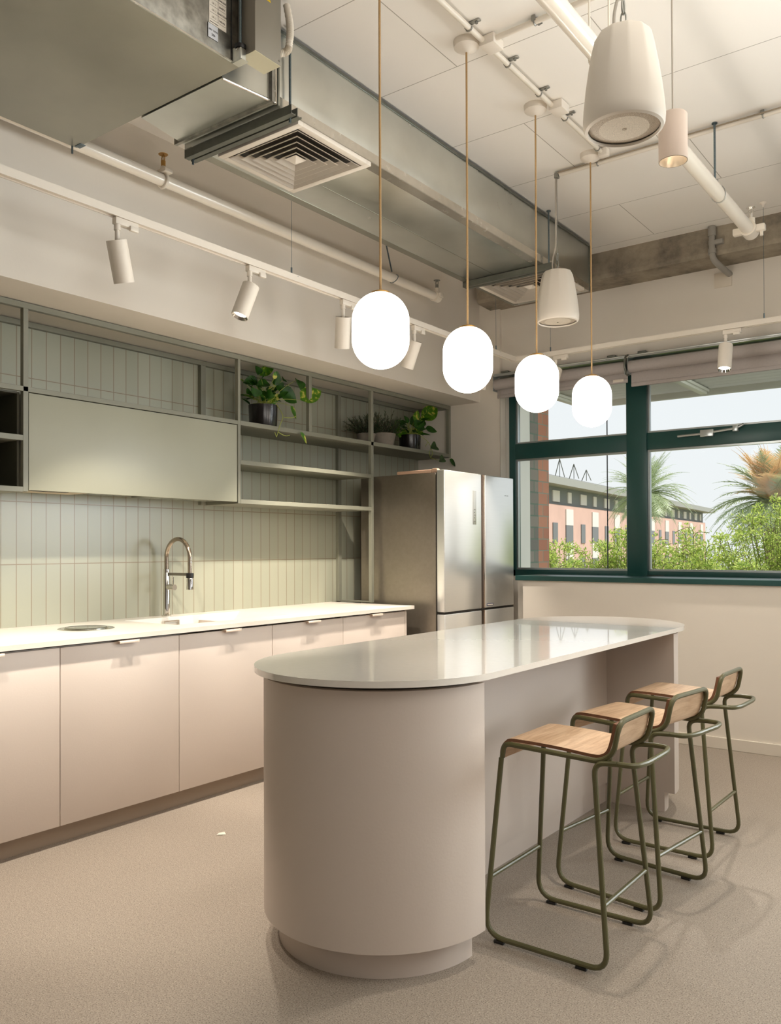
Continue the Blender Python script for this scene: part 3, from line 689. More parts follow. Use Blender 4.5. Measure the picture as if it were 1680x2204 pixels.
for x in (-1.816, -.975): clip(c3, x, 4.315, along='X')

# ------------------------------------------------------------------ sprinkler pipes
def sprinkler(bm, x, y, z, up=1):
    cyl(bm, (x, y, z), (x, y, z+.03), .012, 10)
    for s in (-1, 1): tube(bm, [(x+s*.010, y, z+.03), (x+s*.012, y, z+.045), (x+s*.004, y, z+.06)], .0025, 6)
    tube(bm, [(x, y, z+.03), (x, y, z+.06)], .002, 6)
    lathe(bm, [(0, 0), (.022, 0), (.024, .002), (0, .004)], (x, y, z+.06), 16)
PRX, PRZ = -1.195, 3.065
sp = thing('sprinkler_pipe', 'thick white sprinkler pipe hanging under the ceiling towards the concrete beam', 'pipe', (PRX, 3.3, PRZ))
b = B(); tube(b, [(PRX, -.5, PRZ), (PRX, 4.97, PRZ)], .034, 20); obj('pipe', b, PIPEW, sp)
b = B(); tube(b, [(PRX, 4.90, PRZ), (PRX, 4.99, PRZ)], .044, 20)
box(b, PRX-.085, PRX+.085, 4.925, 4.965, PRZ-.02, PRZ+.018, .006); cyl(b, (PRX+.065, 4.945, PRZ-.045), (PRX+.065, 4.945, PRZ+.02), .009, 8); cyl(b, (PRX+.01, 4.945, PRZ+.03), (PRX+.01, 4.945, PRZ+.062), .022, 12)
obj('end_clamp', b, PIPEW, sp)
b = B(); sprinkler(b, PRX+.01, 4.945, PRZ+.06); obj('sprinkler_head', b, CHROME, sp)
b = B(); tube(b, [(PRX, 4.29, PRZ+.05), (PRX, 4.29, 3.40)], .0055, 8); lathe(b, [(0, 0), (.014, 0), (.014, .004), (0, .004)], (PRX, 4.29, 3.395), 12); obj('hanger_rod', b, ROD, sp)
b = B(); pts = [(PRX+.036*math.sin(2*PI*k/20), 4.31+.03*(1-math.cos(2*PI*k/20)), PRZ+.036*math.cos(2*PI*k/20)) for k in range(20)]
tube(b, pts, .0028, 6, closed=True); cyl(b, (PRX, 4.31, PRZ+.034), (PRX, 4.31, PRZ+.06), .011, 8); obj('hanger_strap', b, ZINC, sp)
b = B(); pts = [(PRX+.037*math.cos(PI+PI*k/14), 2.86, PRZ+.037*math.sin(PI+PI*k/14)) for k in range(15)]
pts = [(PRX-.037, 2.86, PRZ+.06)]+pts+[(PRX+.037, 2.86, PRZ+.07)]; tube(b, pts, .006, 8)
tube(b, [(PRX+.037, 2.86, PRZ+.05), (PRX+.037, 2.86, 3.40)], .0045, 6); tube(b, [(PRX-.037, 2.86, PRZ+.05), (PRX-.037, 2.86, 3.40)], .0045, 6); obj('u_bolt', b, PIPEW, sp)
LX, LZ = -3.385, 3.125
sl = thing('sprinkler_pipe', 'white sprinkler pipe running along the left wall below the air duct', 'pipe', (LX, 3, LZ))
b = B(); tube(b, [(LX, -.5, LZ), (LX, 5.10, LZ)], .030, 20); obj('pipe', b, PIPEW, sl)
b = B(); pts = [(LX+.034*math.cos(2*PI*k/20), 2.66, LZ+.034*math.sin(2*PI*k/20)) for k in range(20)]; tube(b, pts, .009, 8, closed=True)
box(b, LX-.022, LX+.045, 2.635, 2.685, LZ+.03, LZ+.05, .005); cyl(b, (LX, 2.66, LZ+.03), (LX, 2.66, LZ+.07), .019, 12, .012); obj('outlet_clamp', b, PIPEW, sl)
b = B(); sprinkler(b, LX, 2.66, LZ+.068); obj('sprinkler_head', b, BRASS, sl)
b = B(); tube(b, [(LX, 5.06, LZ), (LX, 5.12, LZ)], .038, 16); box(b, LX-.02, LX+.055, 5.07, 5.11, LZ-.012, LZ+.018, .004); cyl(b, (LX+.01, 5.09, LZ+.02), (LX+.01, 5.09, LZ+.06), .016, 10); obj('end_clamp', b, PIPEW, sl)
b = B(); sprinkler(b, LX+.01, 5.09, LZ+.055); obj('sprinkler_head', b, ZINC, sl)
b = B(); tube(b, [(LX+.004, 4.55, LZ+.04), (LX-.02, 4.50, 3.40)], .005, 8); pts = [(LX+.032*math.cos(2*PI*k/20), 4.58+.02*math.sin(2*PI*k/20), LZ+.032*math.sin(2*PI*k/20)) for k in range(20)]; tube(b, pts, .0028, 6, closed=True); obj('hanger_rod', b, ROD, sl)

# ------------------------------------------------------------------ main air duct
DX0, DX1, DY0, DY1, DZ0, DZ1 = -2.945, -2.362, 2.43, 5.463, 3.065, 3.378
dt = thing('air_duct', 'long rectangular galvanised air duct running under the ceiling to the concrete beam', 'duct', (-2.65, 3.95, DZ0))
b = B(); box(b, DX0, DX1, DY0, DY1, DZ0, DZ1, .002); obj('casing', b, GALV, dt)
b = B(); box(b, DX1-.001, DX1+.004, DY0, DY1, DZ1-.008, DZ1+.006); box(b, DX1, DX1+.004, DY1-.012, DY1+.003, DZ0, DZ1); obj('edge_seam', b, STRUT, dt)
b = B(); box(b, DX1-.055, DX1+.0022, DY0, DY1-.02, DZ0-.0022, DZ0+.001); box(b, DX1, DX1+.0022, DY0, DY1-.02, DZ0, DZ0+.045); obj('foil_tape', b, FOIL, dt)
b = B(); box(b, DX0-.001, DX0+.045, DY0, DY1-.02, DZ0-.0015, DZ0+.001); box(b, DX0+.235, DX0+.238, DY0+.65, DY1-.65, DZ0-.0012, DZ0+.001); obj('seam', b, GALVU, dt)

# connection box, air handler
cn = thing('duct_connector', 'short galvanised duct piece joining the big air unit to the long duct', 'duct', (-2.65, 2.3, 3.07))
b = B(); poly = [(-2.895, 2.165), (-2.405, 2.165), (-2.372, 2.42), (-2.938, 2.42)]; prism(b, poly, 3.083, 3.37); obj('casing', b, GALV, cn)
b = B(); tube(b, [(-2.41, 2.17, 3.085), (-2.374, 2.42, 3.085)], .006, 8); tube(b, [(-2.374, 2.418, 3.08), (-2.374, 2.418, 3.37)], .007, 8); obj('foil_tape', b, FOIL, cn)
b = B(); box(b, -2.96, -2.36, 2.385, 2.400, 3.074, 3.37); obj('flange', b, GALVD, cn)
def channel(y, label):
    t = thing('support_channel', label, 'bracket', (-2.62, y, 3.03), 'steel channels carrying the duct')
    b = B()
    for o_ in (0, .035):
        extr(b, [(y+o_, 3.062), (y+o_+.003, 3.062), (y+o_+.003, 3.030), (y+o_+.022, 3.030), (y+o_+.022, 3.034), (y+o_+.026, 3.034), (y+o_+.026, 3.026), (y+o_, 3.026)], 'X', -2.955+.01, -2.30)
    obj('channel', b, STRUT, t)
    b = B(); tube(b, [(-2.335, y+.031, 3.01), (-2.335, y+.031, 3.399)], .0052, 8); lathe(b, [(0, 0), (.014, 0), (.014, .005), (0, .005)], (-2.335, y+.031, 3.392), 10); lathe(b, [(0, 0), (.010, 0), (.010, .012), (0, .012)], (-2.335, y+.031, 3.030), 6); obj('threaded_rod', b, ROD, t)
    b = B(); tube(b, [(-2.925, y+.031, 3.005), (-2.925, y+.031, 3.06)], .005, 8); obj('bolt_end', b, ROD, t)
channel(2.43, 'grey steel channel under the near end of the air duct beside the large diffuser')
channel(4.75, 'grey steel channel under the far end of the air duct near the window')

def diffuser(xc, yc, w, label):
    """square four-way ceiling diffuser hanging open side down"""
    t = thing('air_diffuser', label, 'air vent', (xc, yc, 3.02), 'square air diffusers under the duct')
    z = 3.064
    b = B(); h = w/2; q = h-.032
    for (x0, x1, y0, y1) in ((-h, h, -h, -q), (-h, h, q, h), (-h, -q, -q, q), (q, h, -q, q)): box(b, xc+x0, xc+x1, yc+y0, yc+y1, z-.022, z-.0025, .002)
    obj('outer_frame', b, WHITEP, t)
    b = B(); box(b, xc-q, xc+q, yc-q, yc+q, z-.0024, z-.0018); obj('dark_plenum', b, BLACK, t)
    n = 5
    for k in range(n):
        a = q-.006-k*(q-.034)/n; c = a-.024; b = B()
        zt, zb = z-.004, z-.026
        o_ = [(xc-a, yc-a), (xc+a, yc-a), (xc+a, yc+a), (xc-a, yc+a)]; i_ = [(xc-c, yc-c), (xc+c, yc-c), (xc+c, yc+c), (xc-c, yc+c)]
        lo = [b.verts.new((x, y, zb)) for x, y in o_]; hi = [b.verts.new((x, y, zt)) for x, y in i_]
        lip = [b.verts.new((x+(xc-x)*0+math.copysign(.004, x-xc), y+math.copysign(.004, y-yc), zb+.001)) for x, y in o_]
        for j in range(4): b.faces.new((lo[j], lo[(j+1) % 4], hi[(j+1) % 4], hi[j])); b.faces.new((lip[j], lip[(j+1) % 4], lo[(j+1) % 4], lo[j]))
        bmesh.ops.solidify(b, geom=b.faces[:], thickness=.0015)
        obj('louvre', b, WHITEP, t, False)
    b = B(); a = .035; lo = [b.verts.new((xc+sx_*a, yc+sy_*a, z-.014)) for sx_, sy_ in ((-1, -1), (1, -1), (1, 1), (-1, 1))]; ap = b.verts.new((xc, yc, z-.030))
    for j in range(4): b.faces.new((lo[j], lo[(j+1) % 4], ap))
    b.faces.new(lo); obj('centre_pyramid', b, WHITEP, t, False)
diffuser(-2.600, 2.775, .485, 'large square louvred air diffuser nearest the camera under the duct')
diffuser(-2.620, 5.085, .535, 'square louvred air diffuser at the far end of the duct by the window')

ah = thing('air_handler', 'big galvanised air handling unit in the upper left corner with inspection stickers', 'air unit', (-2.83, 1.2, 3.09))
AX0, AX1, AY1, AZ = -3.354, -2.31, 2.160, 3.09
b = B(); box(b, AX0, AX1, .35, AY1, AZ, 3.385, .002); obj('casing', b, GALVD, ah)
b = B(); box(b, AX0-.0005, AX1+.0005, .35, AY1+.0005, AZ-.0015, AZ); obj('base_panel', b, GALVU, ah)
b = B(); box(b, AX1, AX1+.0025, .35, AY1, AZ, AZ+.006); obj('bottom_fold', b, FOIL, ah)
b = B(); box(b, AX1, AX1+.0015, 2.121, 2.125, AZ, 3.385); obj('panel_joint', b, BLACK, ah)
cb = B(); box(cb, AX1+.0, AX1+.092, 2.155, 2.290, 3.12, 3.39, .003); cbo = obj('control_box', cb, mat('grey_control_box', (140, 134, 122), .5, .3), ah)
b = B(); box(b, AX1+.002, AX1+.090, 2.157, 2.288, 3.1185, 3.120); obj('box_underside', b, mat('cream_box_base', (206, 200, 172), .5), cbo)
b = B()
for y, z in ((2.165, 3.36), (2.28, 3.135)): lathe(b, [(0, .003), (.004, .002), (.004, 0), (0, 0)], (AX1+.092, y, z), 8, Matrix.Rotation(PI/2, 4, 'Y'))
obj('screw', b, ZINC, cbo)
b = B(); extr(b, [(2.212, 3.332), (2.236, 3.332), (2.224, 3.352)], 'X', AX1+.0921, AX1+.0925); obj('warning_triangle', b, YELL, cbo)
b = B(); box(b, AX1+.001, AX1+.045, 2.128, 2.156, AZ+.002, AZ+.045, .002); box(b, AX1, AX1+.02, 2.126, 2.129, AZ, AZ+.05); box(b, AX1, AX1+.05, 2.128, 2.16, AZ-.002, AZ+.002); obj('corner_bracket', b, GALV, ah)
b = B(); tube(b, [(AX1+.028, 2.142, AZ+.01), (AX1+.028, 2.142, 3.398)], .0055, 10); obj('threaded_rod', b, ROD, ah)
b = B(); lathe(b, [(.020, 0), (.022, .004), (.022, .014), (0, .016)], (AX1+.028, 2.142, AZ+.046), 20); obj('rubber_mount', b, BLACK, ah)
b = B(); lathe(b, [(0, 0), (.012, 0), (.017, .006), (0, .008)], (AX1+.028, 2.142, AZ+.038), 16); obj('washer_nut', b, CHROME, ah)
b = B(); box(b, AX0+.01, AX0+.055, AY1-.015, AY1+.012, AZ-.004, AZ-.001, .001); cyl(b, (AX0+.0, AY1-.02, AZ-.035), (AX0+.0, AY1-.02, AZ), .0045, 8); obj('mount_bolt', b, ROD, ah)
b = B(); pts = fillet([(AX1+.07, 2.30, 3.18), (AX1+.095, 2.325, 3.19), (AX1+.10, 2.335, 3.28), (AX1+.08, 2.33, 3.385)], .05, 8)
rad = []
fine = []
for i in range(len(pts)-1):
    for k in range(6): fine.append(pts[i].lerp(pts[i+1], k/6))
tube(b, fine, .02, 12, radii=[.0125+.002*(i % 2) for i in range(len(fine))]); obj('flexible_conduit', b, PVC, ah)
# stickers
b = B(); box(b, AX1, AX1+.0012, 2.017, 2.098, 3.186, 3.345); s1 = obj('inspection_sticker', b, PAPER, ah, False)
b = B(); 
for z in (3.302, 3.277, 3.252, 3.227, 3.202): box(b, AX1+.0012, AX1+.0015, 2.020, 2.095, z, z+.0008)
box(b, AX1+.0012, AX1+.0015, 2.0585, 2.0595, 3.202, 3.302); obj('sticker_grid', b, INK, s1, False)
RX = (PI/2, 0, PI/2)
text('sticker_heading', 'Q.C. INSP.', (AX1+.0016, 2.0195, 3.307), .0185, RX, INK, s1)
for k, w_ in enumerate(('LEAKAGE', 'SAFETY', 'FUNCTION', 'VISUAL')): text('sticker_word', w_, (AX1+.0016, 2.0775, 3.285-.025*k), .0088, RX, INK, s1, 'CENTER')
for k, w_ in enumerate(('OK 26', 'OK 2', 'OK 2', 'OK 2')): text('pencilled_entry', w_, (AX1+.0016, 2.039, 3.285-.025*k), .009, RX, mat('pencil', (150, 140, 124), .7) if k == 0 else bpy.data.materials['pencil'], s1, 'CENTER')
text('sticker_footer', 'INSP. BY: CHECKER', (AX1+.0016, 2.020, 3.191), .0045, RX, INK, s1)
b = B(); box(b, AX1, AX1+.0015, 2.012, 2.058, 3.133, 3.184); s2 = obj('number_plate', b, mat('pale_blue_grey_label', (198, 200, 204), .5), ah, False)
b = B(); box(b, AX1, AX1+.001, 2.010, 2.058, 3.1315, 3.133); box(b, AX1, AX1+.001, 2.010, 2.012, 3.1315, 3.184); obj('plate_edge', b, INK, s2, False)
text('plate_line', '\u05e0\u05d2\u05d6\u05de \u05e8\u05e4\u05e1\u05de', (AX1+.0018, 2.035, 3.160), .0095, RX, INK, s2, 'CENTER')
text('plate_number', '206', (AX1+.0018, 2.036, 3.143), .012, RX, INK, s2, 'CENTER')

# ------------------------------------------------------------------ speakers
def speaker(x, y, z0, ztop, label, hookz):
    t = thing('hanging_speaker', label, 'speaker', (x, y, z0), 'white pendant loudspeakers')
    H_ = .285
    def rf(a, z):
        k = max(0, min(1, (z-.05)/.23)); n = 12; sec = 2*PI/n; aa = (a % sec)-sec/2
        return 1*(1-k)+k*(math.cos(sec/2)/math.cos(aa))*1.015
    prof = [(.104, .0), (.112, .004), (.1165, .014), (.118, .035), (.116, .065), (.110, .12), (.101, .18), (.091, .235), (.083, .268), (.076, .280), (.05, .285), (0, .286)]
    b = B(); lathe(b, prof, (x, y, z0), 96, rf=rf, cap=False); obj('shell', b, SPKW, t)
    b = B(); lathe(b, [(.104, 0), (.1025, .008), (.1025, .004)], (x, y, z0), 64, cap=False); obj('rim', b, WHITEP, t)
    b = B(); lathe(b, [(.103, .012), (.072, .006)], (x, y, z0), 64, cap=False); obj('grille', b, GRILLE, t)
    b = B(); lathe(b, [(.072, .006), (.04, .004), (0, .0035)], (x, y, z0), 64, cap=False); obj('grille_centre', b, GRILLEC, t)
    b = B(); lathe(b, [(0, .0015), (.005, .0015), (.005, .0035), (0, .0035)], (x+.0, y-.0, z0), 12); box(b, x+.003, x+.0085, y-.0015, y+.0015, z0+.0012, z0+.0035); obj('emblem', b, CHROME, t)
    b = B(); zt = z0+.285
    tube(b, [(x, y, zt-.005), (x, y, zt+.03)], .006, 8)
    pts = [(x+.008*math.cos(2*PI*k/16), y, zt+.045+.022*math.sin(2*PI*k/16)) for k in range(16)]; tube(b, pts, .0028, 6, closed=True)
    pts = [(x, y+.009*math.cos(2*PI*k/16), zt+.082+.022*math.sin(2*PI*k/16)) for k in range(16)]; tube(b, pts, .0035, 6, closed=True)
    tube(b, [(x, y, zt+.10), (x, y, hookz)], .002, 6); obj('carabiner_and_wire', b, ZINC, t)
    b = B(); tube(b, fillet([(x-.022, y-.01, zt-.005), (x-.026, y-.012, zt+.06), (x-.006, y-.004, zt+.14), (x-.006, y-.002, hookz)], .04), .0048, 8); obj('signal_cable', b, GREYC, t)
    b = B(); box(b, x-.012, x+.012, y-.012, y+.012, hookz-.03, hookz, .003); obj('hook', b, ZINC, t)
    return t
speaker(-.924, 2.392, 2.527, 0, 'large-looking white faceted speaker hanging near the camera, top right', 3.40)
speaker(-2.055, 4.313, 2.553, 0, 'smaller-looking white speaker hanging in front of the duct end', 3.39)

# cylinder downlight pendant
t = thing('cylinder_pendant', 'beige cylinder downlight hanging beside the near speaker', 'lamp', (-.936, 2.868, 2.612))
b = B(); lathe(b, [(.0445, 0), (.0475, 0), (.0475, .155), (.0455, .158), (0, .158)], (-.936, 2.868, 2.614), 40, cap=False); obj('housing', b, mat('taupe_powder_coat', (206, 188, 174), .5), t)
b = B(); lathe(b, [(.0472, -.001), (.0445, -.001), (.0415, .012), (.030, .045)], (-.936, 2.868, 2.614), 40, cap=False); obj('reflector', b, REFL, t)
b = B(); lathe(b, [(0, .0445), (.030, .0445)], (-.936, 2.868, 2.614), 32, cap=False); obj('lit_lens', b, LENS, t)
b = B(); tube(b, [(-.936, 2.868, 2.77), (-.936, 2.868, 3.40)], .0035, 8); obj('cord', b, GREYC, t)
light('cylinder_pendant_beam', 'SPOT', (-.936, 2.868, 2.60), 60, WARM, spot_size=math.radians(70), spot_blend=.6, shadow_soft_size=.03, dir=(0, 0, -1))

# ------------------------------------------------------------------ track lighting
TZ = 2.688; TX = -2.945; TY = 5.465
def track(axis, a0, a1, c, label, wires):
    t = thing('lighting_track', label, 'track', ((TX, (a0+a1)/2, TZ-.03) if axis == 'Y' else ((a0+a1)/2, TY, TZ-.03)), 'white ceiling-hung lighting tracks')
    b = B(); w_ = .0175; pr_ = [(-w_, 0), (w_, 0), (w_, -.033), (w_-.006, -.033), (w_-.006, -.026), (-w_+.006, -.026), (-w_+.006, -.033), (-w_, -.033)]
    if axis == 'Y': extr(b, [(c+p[0], TZ+p[1]) for p in pr_], 'Y', a0, a1)
    else: extr(b, [(c+p[0], TZ+p[1]) for p in pr_], 'X', a0, a1)
    obj('rail', b, WHITEP, t, False)
    for (x, y, zt) in wires:
        b = B(); tube(b, [(x, y, TZ), (x, y, zt)], .0012, 6); cyl(b, (x, y, TZ), (x, y, TZ+.035), .0045, 8); tube(b, [(x, y, TZ+.003), (x+.02 if axis == 'Y' else x-.05, y+.03 if axis == 'Y' else y, TZ-.008)], .0008, 5)
        obj('suspension_wire', b, ROD, t)
        if zt > 3.3 and axis == 'X':
            b = B(); lathe(b, [(0, -.03), (.006, -.028), (.008, -.015), (.022, -.002), (.022, 0), (0, 0)], (x, y, 3.399), 16); obj('wire_canopy', b, WHITEP, t)
    return t
track('Y', .2, TY-.0176, TX, 'white lighting track along the tiled kitchen wall', [(TX, 3.112, 3.062), (TX, 1.0, 3.39), (TX, 5.19, 3.062)])
track('X', TX-.0175, 4.4, TY, 'white lighting track parallel to the window wall', [(-2.66, TY, 3.39), (-1.238, TY, 3.39), (.6, TY, 3.39)])
def spot(x, y, d, label, axis='Y', power=55, size=74, lit=True, blend=.55, arm=None):
    t = thing('track_spotlight', label, 'spotlight', (x, y, TZ-.28), 'white track spotlights')
    b = B()
    if axis == 'Y': box(b, x-.014, x+.014, y-.015, y+.095, TZ-.062, TZ-.034, .003); box(b, x+.006, x+.022, y+.05, y+.09, TZ-.075, TZ-.055, .003)
    else: box(b, x-.015, x+.095, y-.014, y+.014, TZ-.062, TZ-.034, .003); box(b, x+.05, x+.09, y-.022, y-.006, TZ-.075, TZ-.055, .003)
    obj('track_adapter', b, WHITEP, t)
    b = B(); cyl(b, (x, y, TZ-.062), (x, y, TZ-.085), .013, 16); cyl(b, (x, y, TZ-.085), (x, y, TZ-.15), .0095, 14); obj('stem', b, WHITEP, t)
    d = Vector(d).normalized(); m4 = aim(-d); rr = .0415; L_ = .168
    piv = Vector((x, y, TZ-.145)); top = piv-d*.018+Vector((0, 0, 0)); c = top+d*L_   # lens end
    b = B(); lathe(b, [(rr-.002, 0), (rr, 0), (rr, L_), (rr-.003, L_), (rr-.004, L_-.008)], c, 32, m4, cap=False); obj('head', b, WHITEP, t)
    b = B(); lathe(b, [(0, L_-.008), (rr-.004, L_-.008)], c, 32, m4, cap=False); obj('top_cap', b, BLACK, t)
    b = B(); lathe(b, [(rr-.002, .0), (rr-.010, .016)], c, 32, m4, cap=False); obj('front_ring', b, CHROME, t)
    b = B(); lathe(b, [(0, .015), (rr-.009, .015)], c, 32, m4, cap=False); obj('lens', b, LENS, t)
    if power: light('track_beam', 'SPOT', c+d*.012, power, WARM, spot_size=math.radians(size), spot_blend=blend, shadow_soft_size=.022, dir=d)
    return t
spot(TX, 2.083, (-.14, .34, -1), 'white track spotlight nearest the camera over the hood cabinet', power=85, size=88, blend=.4)
spot(TX, 2.822, (-.12, -.36, -1), 'second white track spotlight, tilted back with its lit lens showing', power=95, size=76, blend=.5)
spot(TX, 3.517, (-.28, .26, -1), 'white track spotlight just left of the nearest pendant lamp', power=90, size=80)
spot(TX, 4.190, (-.46, .05, -1), 'white track spotlight half hidden behind the nearest pendant lamp', power=95, size=78)
spot(TX, 5.02, (-.3, .1, -1), 'white track spotlight mostly hidden behind the second pendant lamp', power=85, size=66)
spot(-2.62, TY, (-.10, -.45, -1), 'white track spotlight on the window track behind the third pendant lamp', 'X', power=60)
spot(-1.465, TY, (.02, -.32, -1), 'white track spotlight on the window track with a bright lit lens', 'X', power=70)
light('track_beam', 'SPOT', (TX, 1.35, 2.42), 80, WARM, spot_size=math.radians(70), spot_blend=.4, shadow_soft_size=.022, dir=(-.10, .1, -1))
light('track_beam', 'SPOT', (0.2, TY, 2.42), 70, WARM, spot_size=math.radians(74), spot_blend=.55, shadow_soft_size=.022, dir=(0, -.3, -1))
# ------------------------------------------------------------------ plants on the shelf
def leaf_mesh(bm, base, tip, width, normal, fold=.25, droop=.12, mi=0, n=7):
    base = Vector(base); tip = Vector(tip); ax = tip-base; L_ = ax.length
    if L_ < 1e-5: return
    ax.normalize(); nn = Vector(normal); nn = (nn-ax*nn.dot(ax)); nn = nn.normalized() if nn.length > 1e-4 else ax.orthogonal().normalized()
    sd = ax.cross(nn); rows = []
    for i in range(n+1):
        t = i/n; w_ = width*.5*(math.sin(PI*min(1, t**.72))**.8 if 0 < t < 1 else 0.02)
        c = base+ax*(L_*t)-nn*(droop*L_*(t*t)) ; up = nn*(fold*w_)
        if i == n: rows.append([bm.verts.new(c)]); continue
        rows.append([bm.verts.new(c+sd*w_+up), bm.verts.new(c+sd*w_*.5+up*.35), bm.verts.new(c), bm.verts.new(c-sd*w_*.5+up*.35), bm.verts.new(c-sd*w_+up)])
    for i in range(n):
        a, b_ = rows[i], rows[i+1]
        for k in range(4):
            f = bm.faces.new((a[k], a[k+1], b_[0])) if len(b_) == 1 else bm.faces.new((a[k], a[k+1], b_[k+1], b_[k]))
            f.material_index = mi
def pothos(label, pot, leaves, vines, fill, seed):
    """pot=(x,y,r,h); leaves=(base yz, tip yz, width, variegated)"""
    rnd = random.Random(seed); px, py, pr_, ph = pot; z0 = 2.0765
    t = thing('potted_pothos', label, 'plant', (px, py, z0), 'trailing plants on the shelf')
    b = B(); lathe(b, [(0, 0), (pr_*.93, 0), (pr_*.95, .004), (pr_, ph), (pr_*.94, ph), (pr_*.92, ph-.02), (0, ph-.02)], (px, py, z0), 40, cap=False); p = obj('pot', b, POTB, t)
    b = B(); lathe(b, [(0, ph-.014), (pr_*.92, ph-.018)], (px, py, z0), 24, cap=False); obj('soil', b, SOIL, p)
    top = z0+ph; stems = B(); lv = []
    for (by, bz), (ty, tz), w_, v in leaves:
        x = px+rnd.uniform(-.03, .09) if bz > top-.06 else px+.135
        bx = x; tx = x+rnd.uniform(-.02, .05)
        lb = B(); leaf_mesh(lb, (bx, by, bz), (tx, ty, tz), w_*1.9, (1, rnd.uniform(-.4, .1), rnd.uniform(.1, .7)), rnd.uniform(.15, .5), rnd.uniform(0, .12))
        lv.append((lb, v))
        if bz > top-.06:
            r0 = Vector((px+rnd.uniform(-.03, .03), py+rnd.uniform(-.05, .05), top-.01)); bb = Vector((bx, by, bz)); m_ = (r0+bb)/2+Vector((0, 0, .03))
            tube(stems, fillet([r0, m_, bb], .08), .0016, 5)
    for k in range(fill):
        a = rnd.uniform(0, 2*PI); rr = rnd.uniform(.02, .13); bb = Vector((px+rr*math.cos(a)*.7, py+rr*math.sin(a), top+rnd.uniform(.0, .13)))
        d = Vector((math.cos(a)*.6, math.sin(a), rnd.uniform(-.2, .9))).normalized(); L_ = rnd.uniform(.05, .09)
        lb = B(); leaf_mesh(lb, bb, bb+d*L_, L_*.62, (.6, 0, 1), .3, .1); lv.append((lb, rnd.random() < .18))
        tube(stems, fillet([(px+rnd.uniform(-.03, .03), py+rnd.uniform(-.04, .04), top-.01), (bb+Vector((px, py, top)))/2+Vector((0, 0, .02)), bb], .05), .0015, 5)
    for v in vines: tube(stems, fillet([(px+(.137 if z < top-.03 else .08), y, z) for y, z in v], .03), .0022, 6)
    obj('stem', stems, STEMG, t)
    for lb, v in lv: obj('leaf', lb, LEAFV if v else LEAFD, t)
L1 = [([3.809, 2.406], [3.926, 2.49], 0.035, 1), ([3.791, 2.407], [3.778, 2.466], 0.042, 0), ([3.778, 2.376], [3.761, 2.411], 0.029, 0), ([3.782, 2.37], [3.681, 2.345], 0.036, 0), ([3.871, 2.365], [3.726, 2.32], 0.035, 0), ([3.849, 2.379], [3.853, 2.428], 0.019, 1), ([3.894, 2.356], [3.889, 2.437], 0.04, 0), ([4.079, 2.414], [4.06, 2.338], 0.05, 0), ([4.022, 2.369], [3.939, 2.376], 0.029, 1), ([3.976, 2.336], [4.112, 2.269], 0.064, 0), ([4.108, 2.282], [4.26, 2.361], 0.068, 1), ([3.925, 2.309], [3.948, 2.239], 0.058, 1), ([3.696, 2.297], [3.683, 2.241], 0.045, 0), ([3.76, 2.259], [3.713, 2.253], 0.022, 0), ([3.848, 2.246], [3.822, 2.274], 0.026, 0), ([3.903, 2.351], [3.907, 2.396], 0.02, 0), ([3.967, 2.393], [3.93, 2.394], 0.026, 0), ([3.948, 2.364], [3.976, 2.329], 0.045, 0), ([4.084, 2.249], [4.151, 2.166], 0.024, 1), ([4.04, 2.056], [4.111, 1.987], 0.022, 1), ([3.743, 2.295], [3.7, 2.276], 0.03, 0), ([3.93, 2.335], [3.893, 2.298], 0.03, 0)]
V1 = [[[3.87, 2.226], [3.90, 2.204], [3.886, 2.139], [3.85, 2.081], [3.832, 2.031], [3.82, 2.002]], [[3.89, 2.135], [3.927, 2.136], [3.973, 2.143], [3.996, 2.156]], [[3.836, 2.035], [3.867, 2.023], [3.908, 2.016], [3.94, 2.027]], [[3.82, 2.002], [3.805, 2.03]]]
pothos('large green pothos in a black pot on the shelf beside the hood cabinet', (-3.885, 3.838, .093, .140), L1, V1, 40, 3)
L2 = [([5.491, 2.308], [5.535, 2.405], 0.031, 1), ([5.565, 2.338], [5.784, 2.452], 0.066, 1), ([5.43, 2.287], [5.407, 2.35], 0.035, 0), ([5.418, 2.264], [5.276, 2.282], 0.042, 0), ([5.323, 2.232], [5.195, 2.256], 0.049, 0), ([5.37, 2.217], [5.218, 2.228], 0.066, 1), ([5.454, 2.219], [5.37, 2.189], 0.042, 1), ([5.503, 2.253], [5.602, 2.253], 0.042, 1), ([5.527, 2.234], [5.627, 2.184], 0.08, 0), ([5.602, 2.264], [5.704, 2.246], 0.035, 0), ([5.639, 2.117], [5.514, 2.091], 0.042, 0), ([5.553, 2.315], [5.653, 2.32], 0.042, 0), ([5.467, 2.291], [5.553, 2.329], 0.049, 0), ([5.442, 2.246], [5.516, 2.297], 0.056, 0), ([5.741, 2.032], [5.613, 1.989], 0.035, 0), ([5.833, 2.032], [5.879, 1.969], 0.028, 0), ([5.566, 2.381], [5.667, 2.386], 0.042, 1)]
V2 = [[[5.44, 2.206], [5.49, 2.192], [5.527, 2.139], [5.564, 2.087], [5.583, 2.053], [5.551, 2.015]], [[5.551, 2.092], [5.532, 2.041], [5.551, 2.015], [5.601, 2.012], [5.659, 2.006]], [[5.514, 2.138], [5.477, 2.099]]]
pothos('smaller yellow-green pothos in a black pot at the far shelf end above the fridge', (-3.885, 5.462, .088, .118), L2, V2, 22, 9)
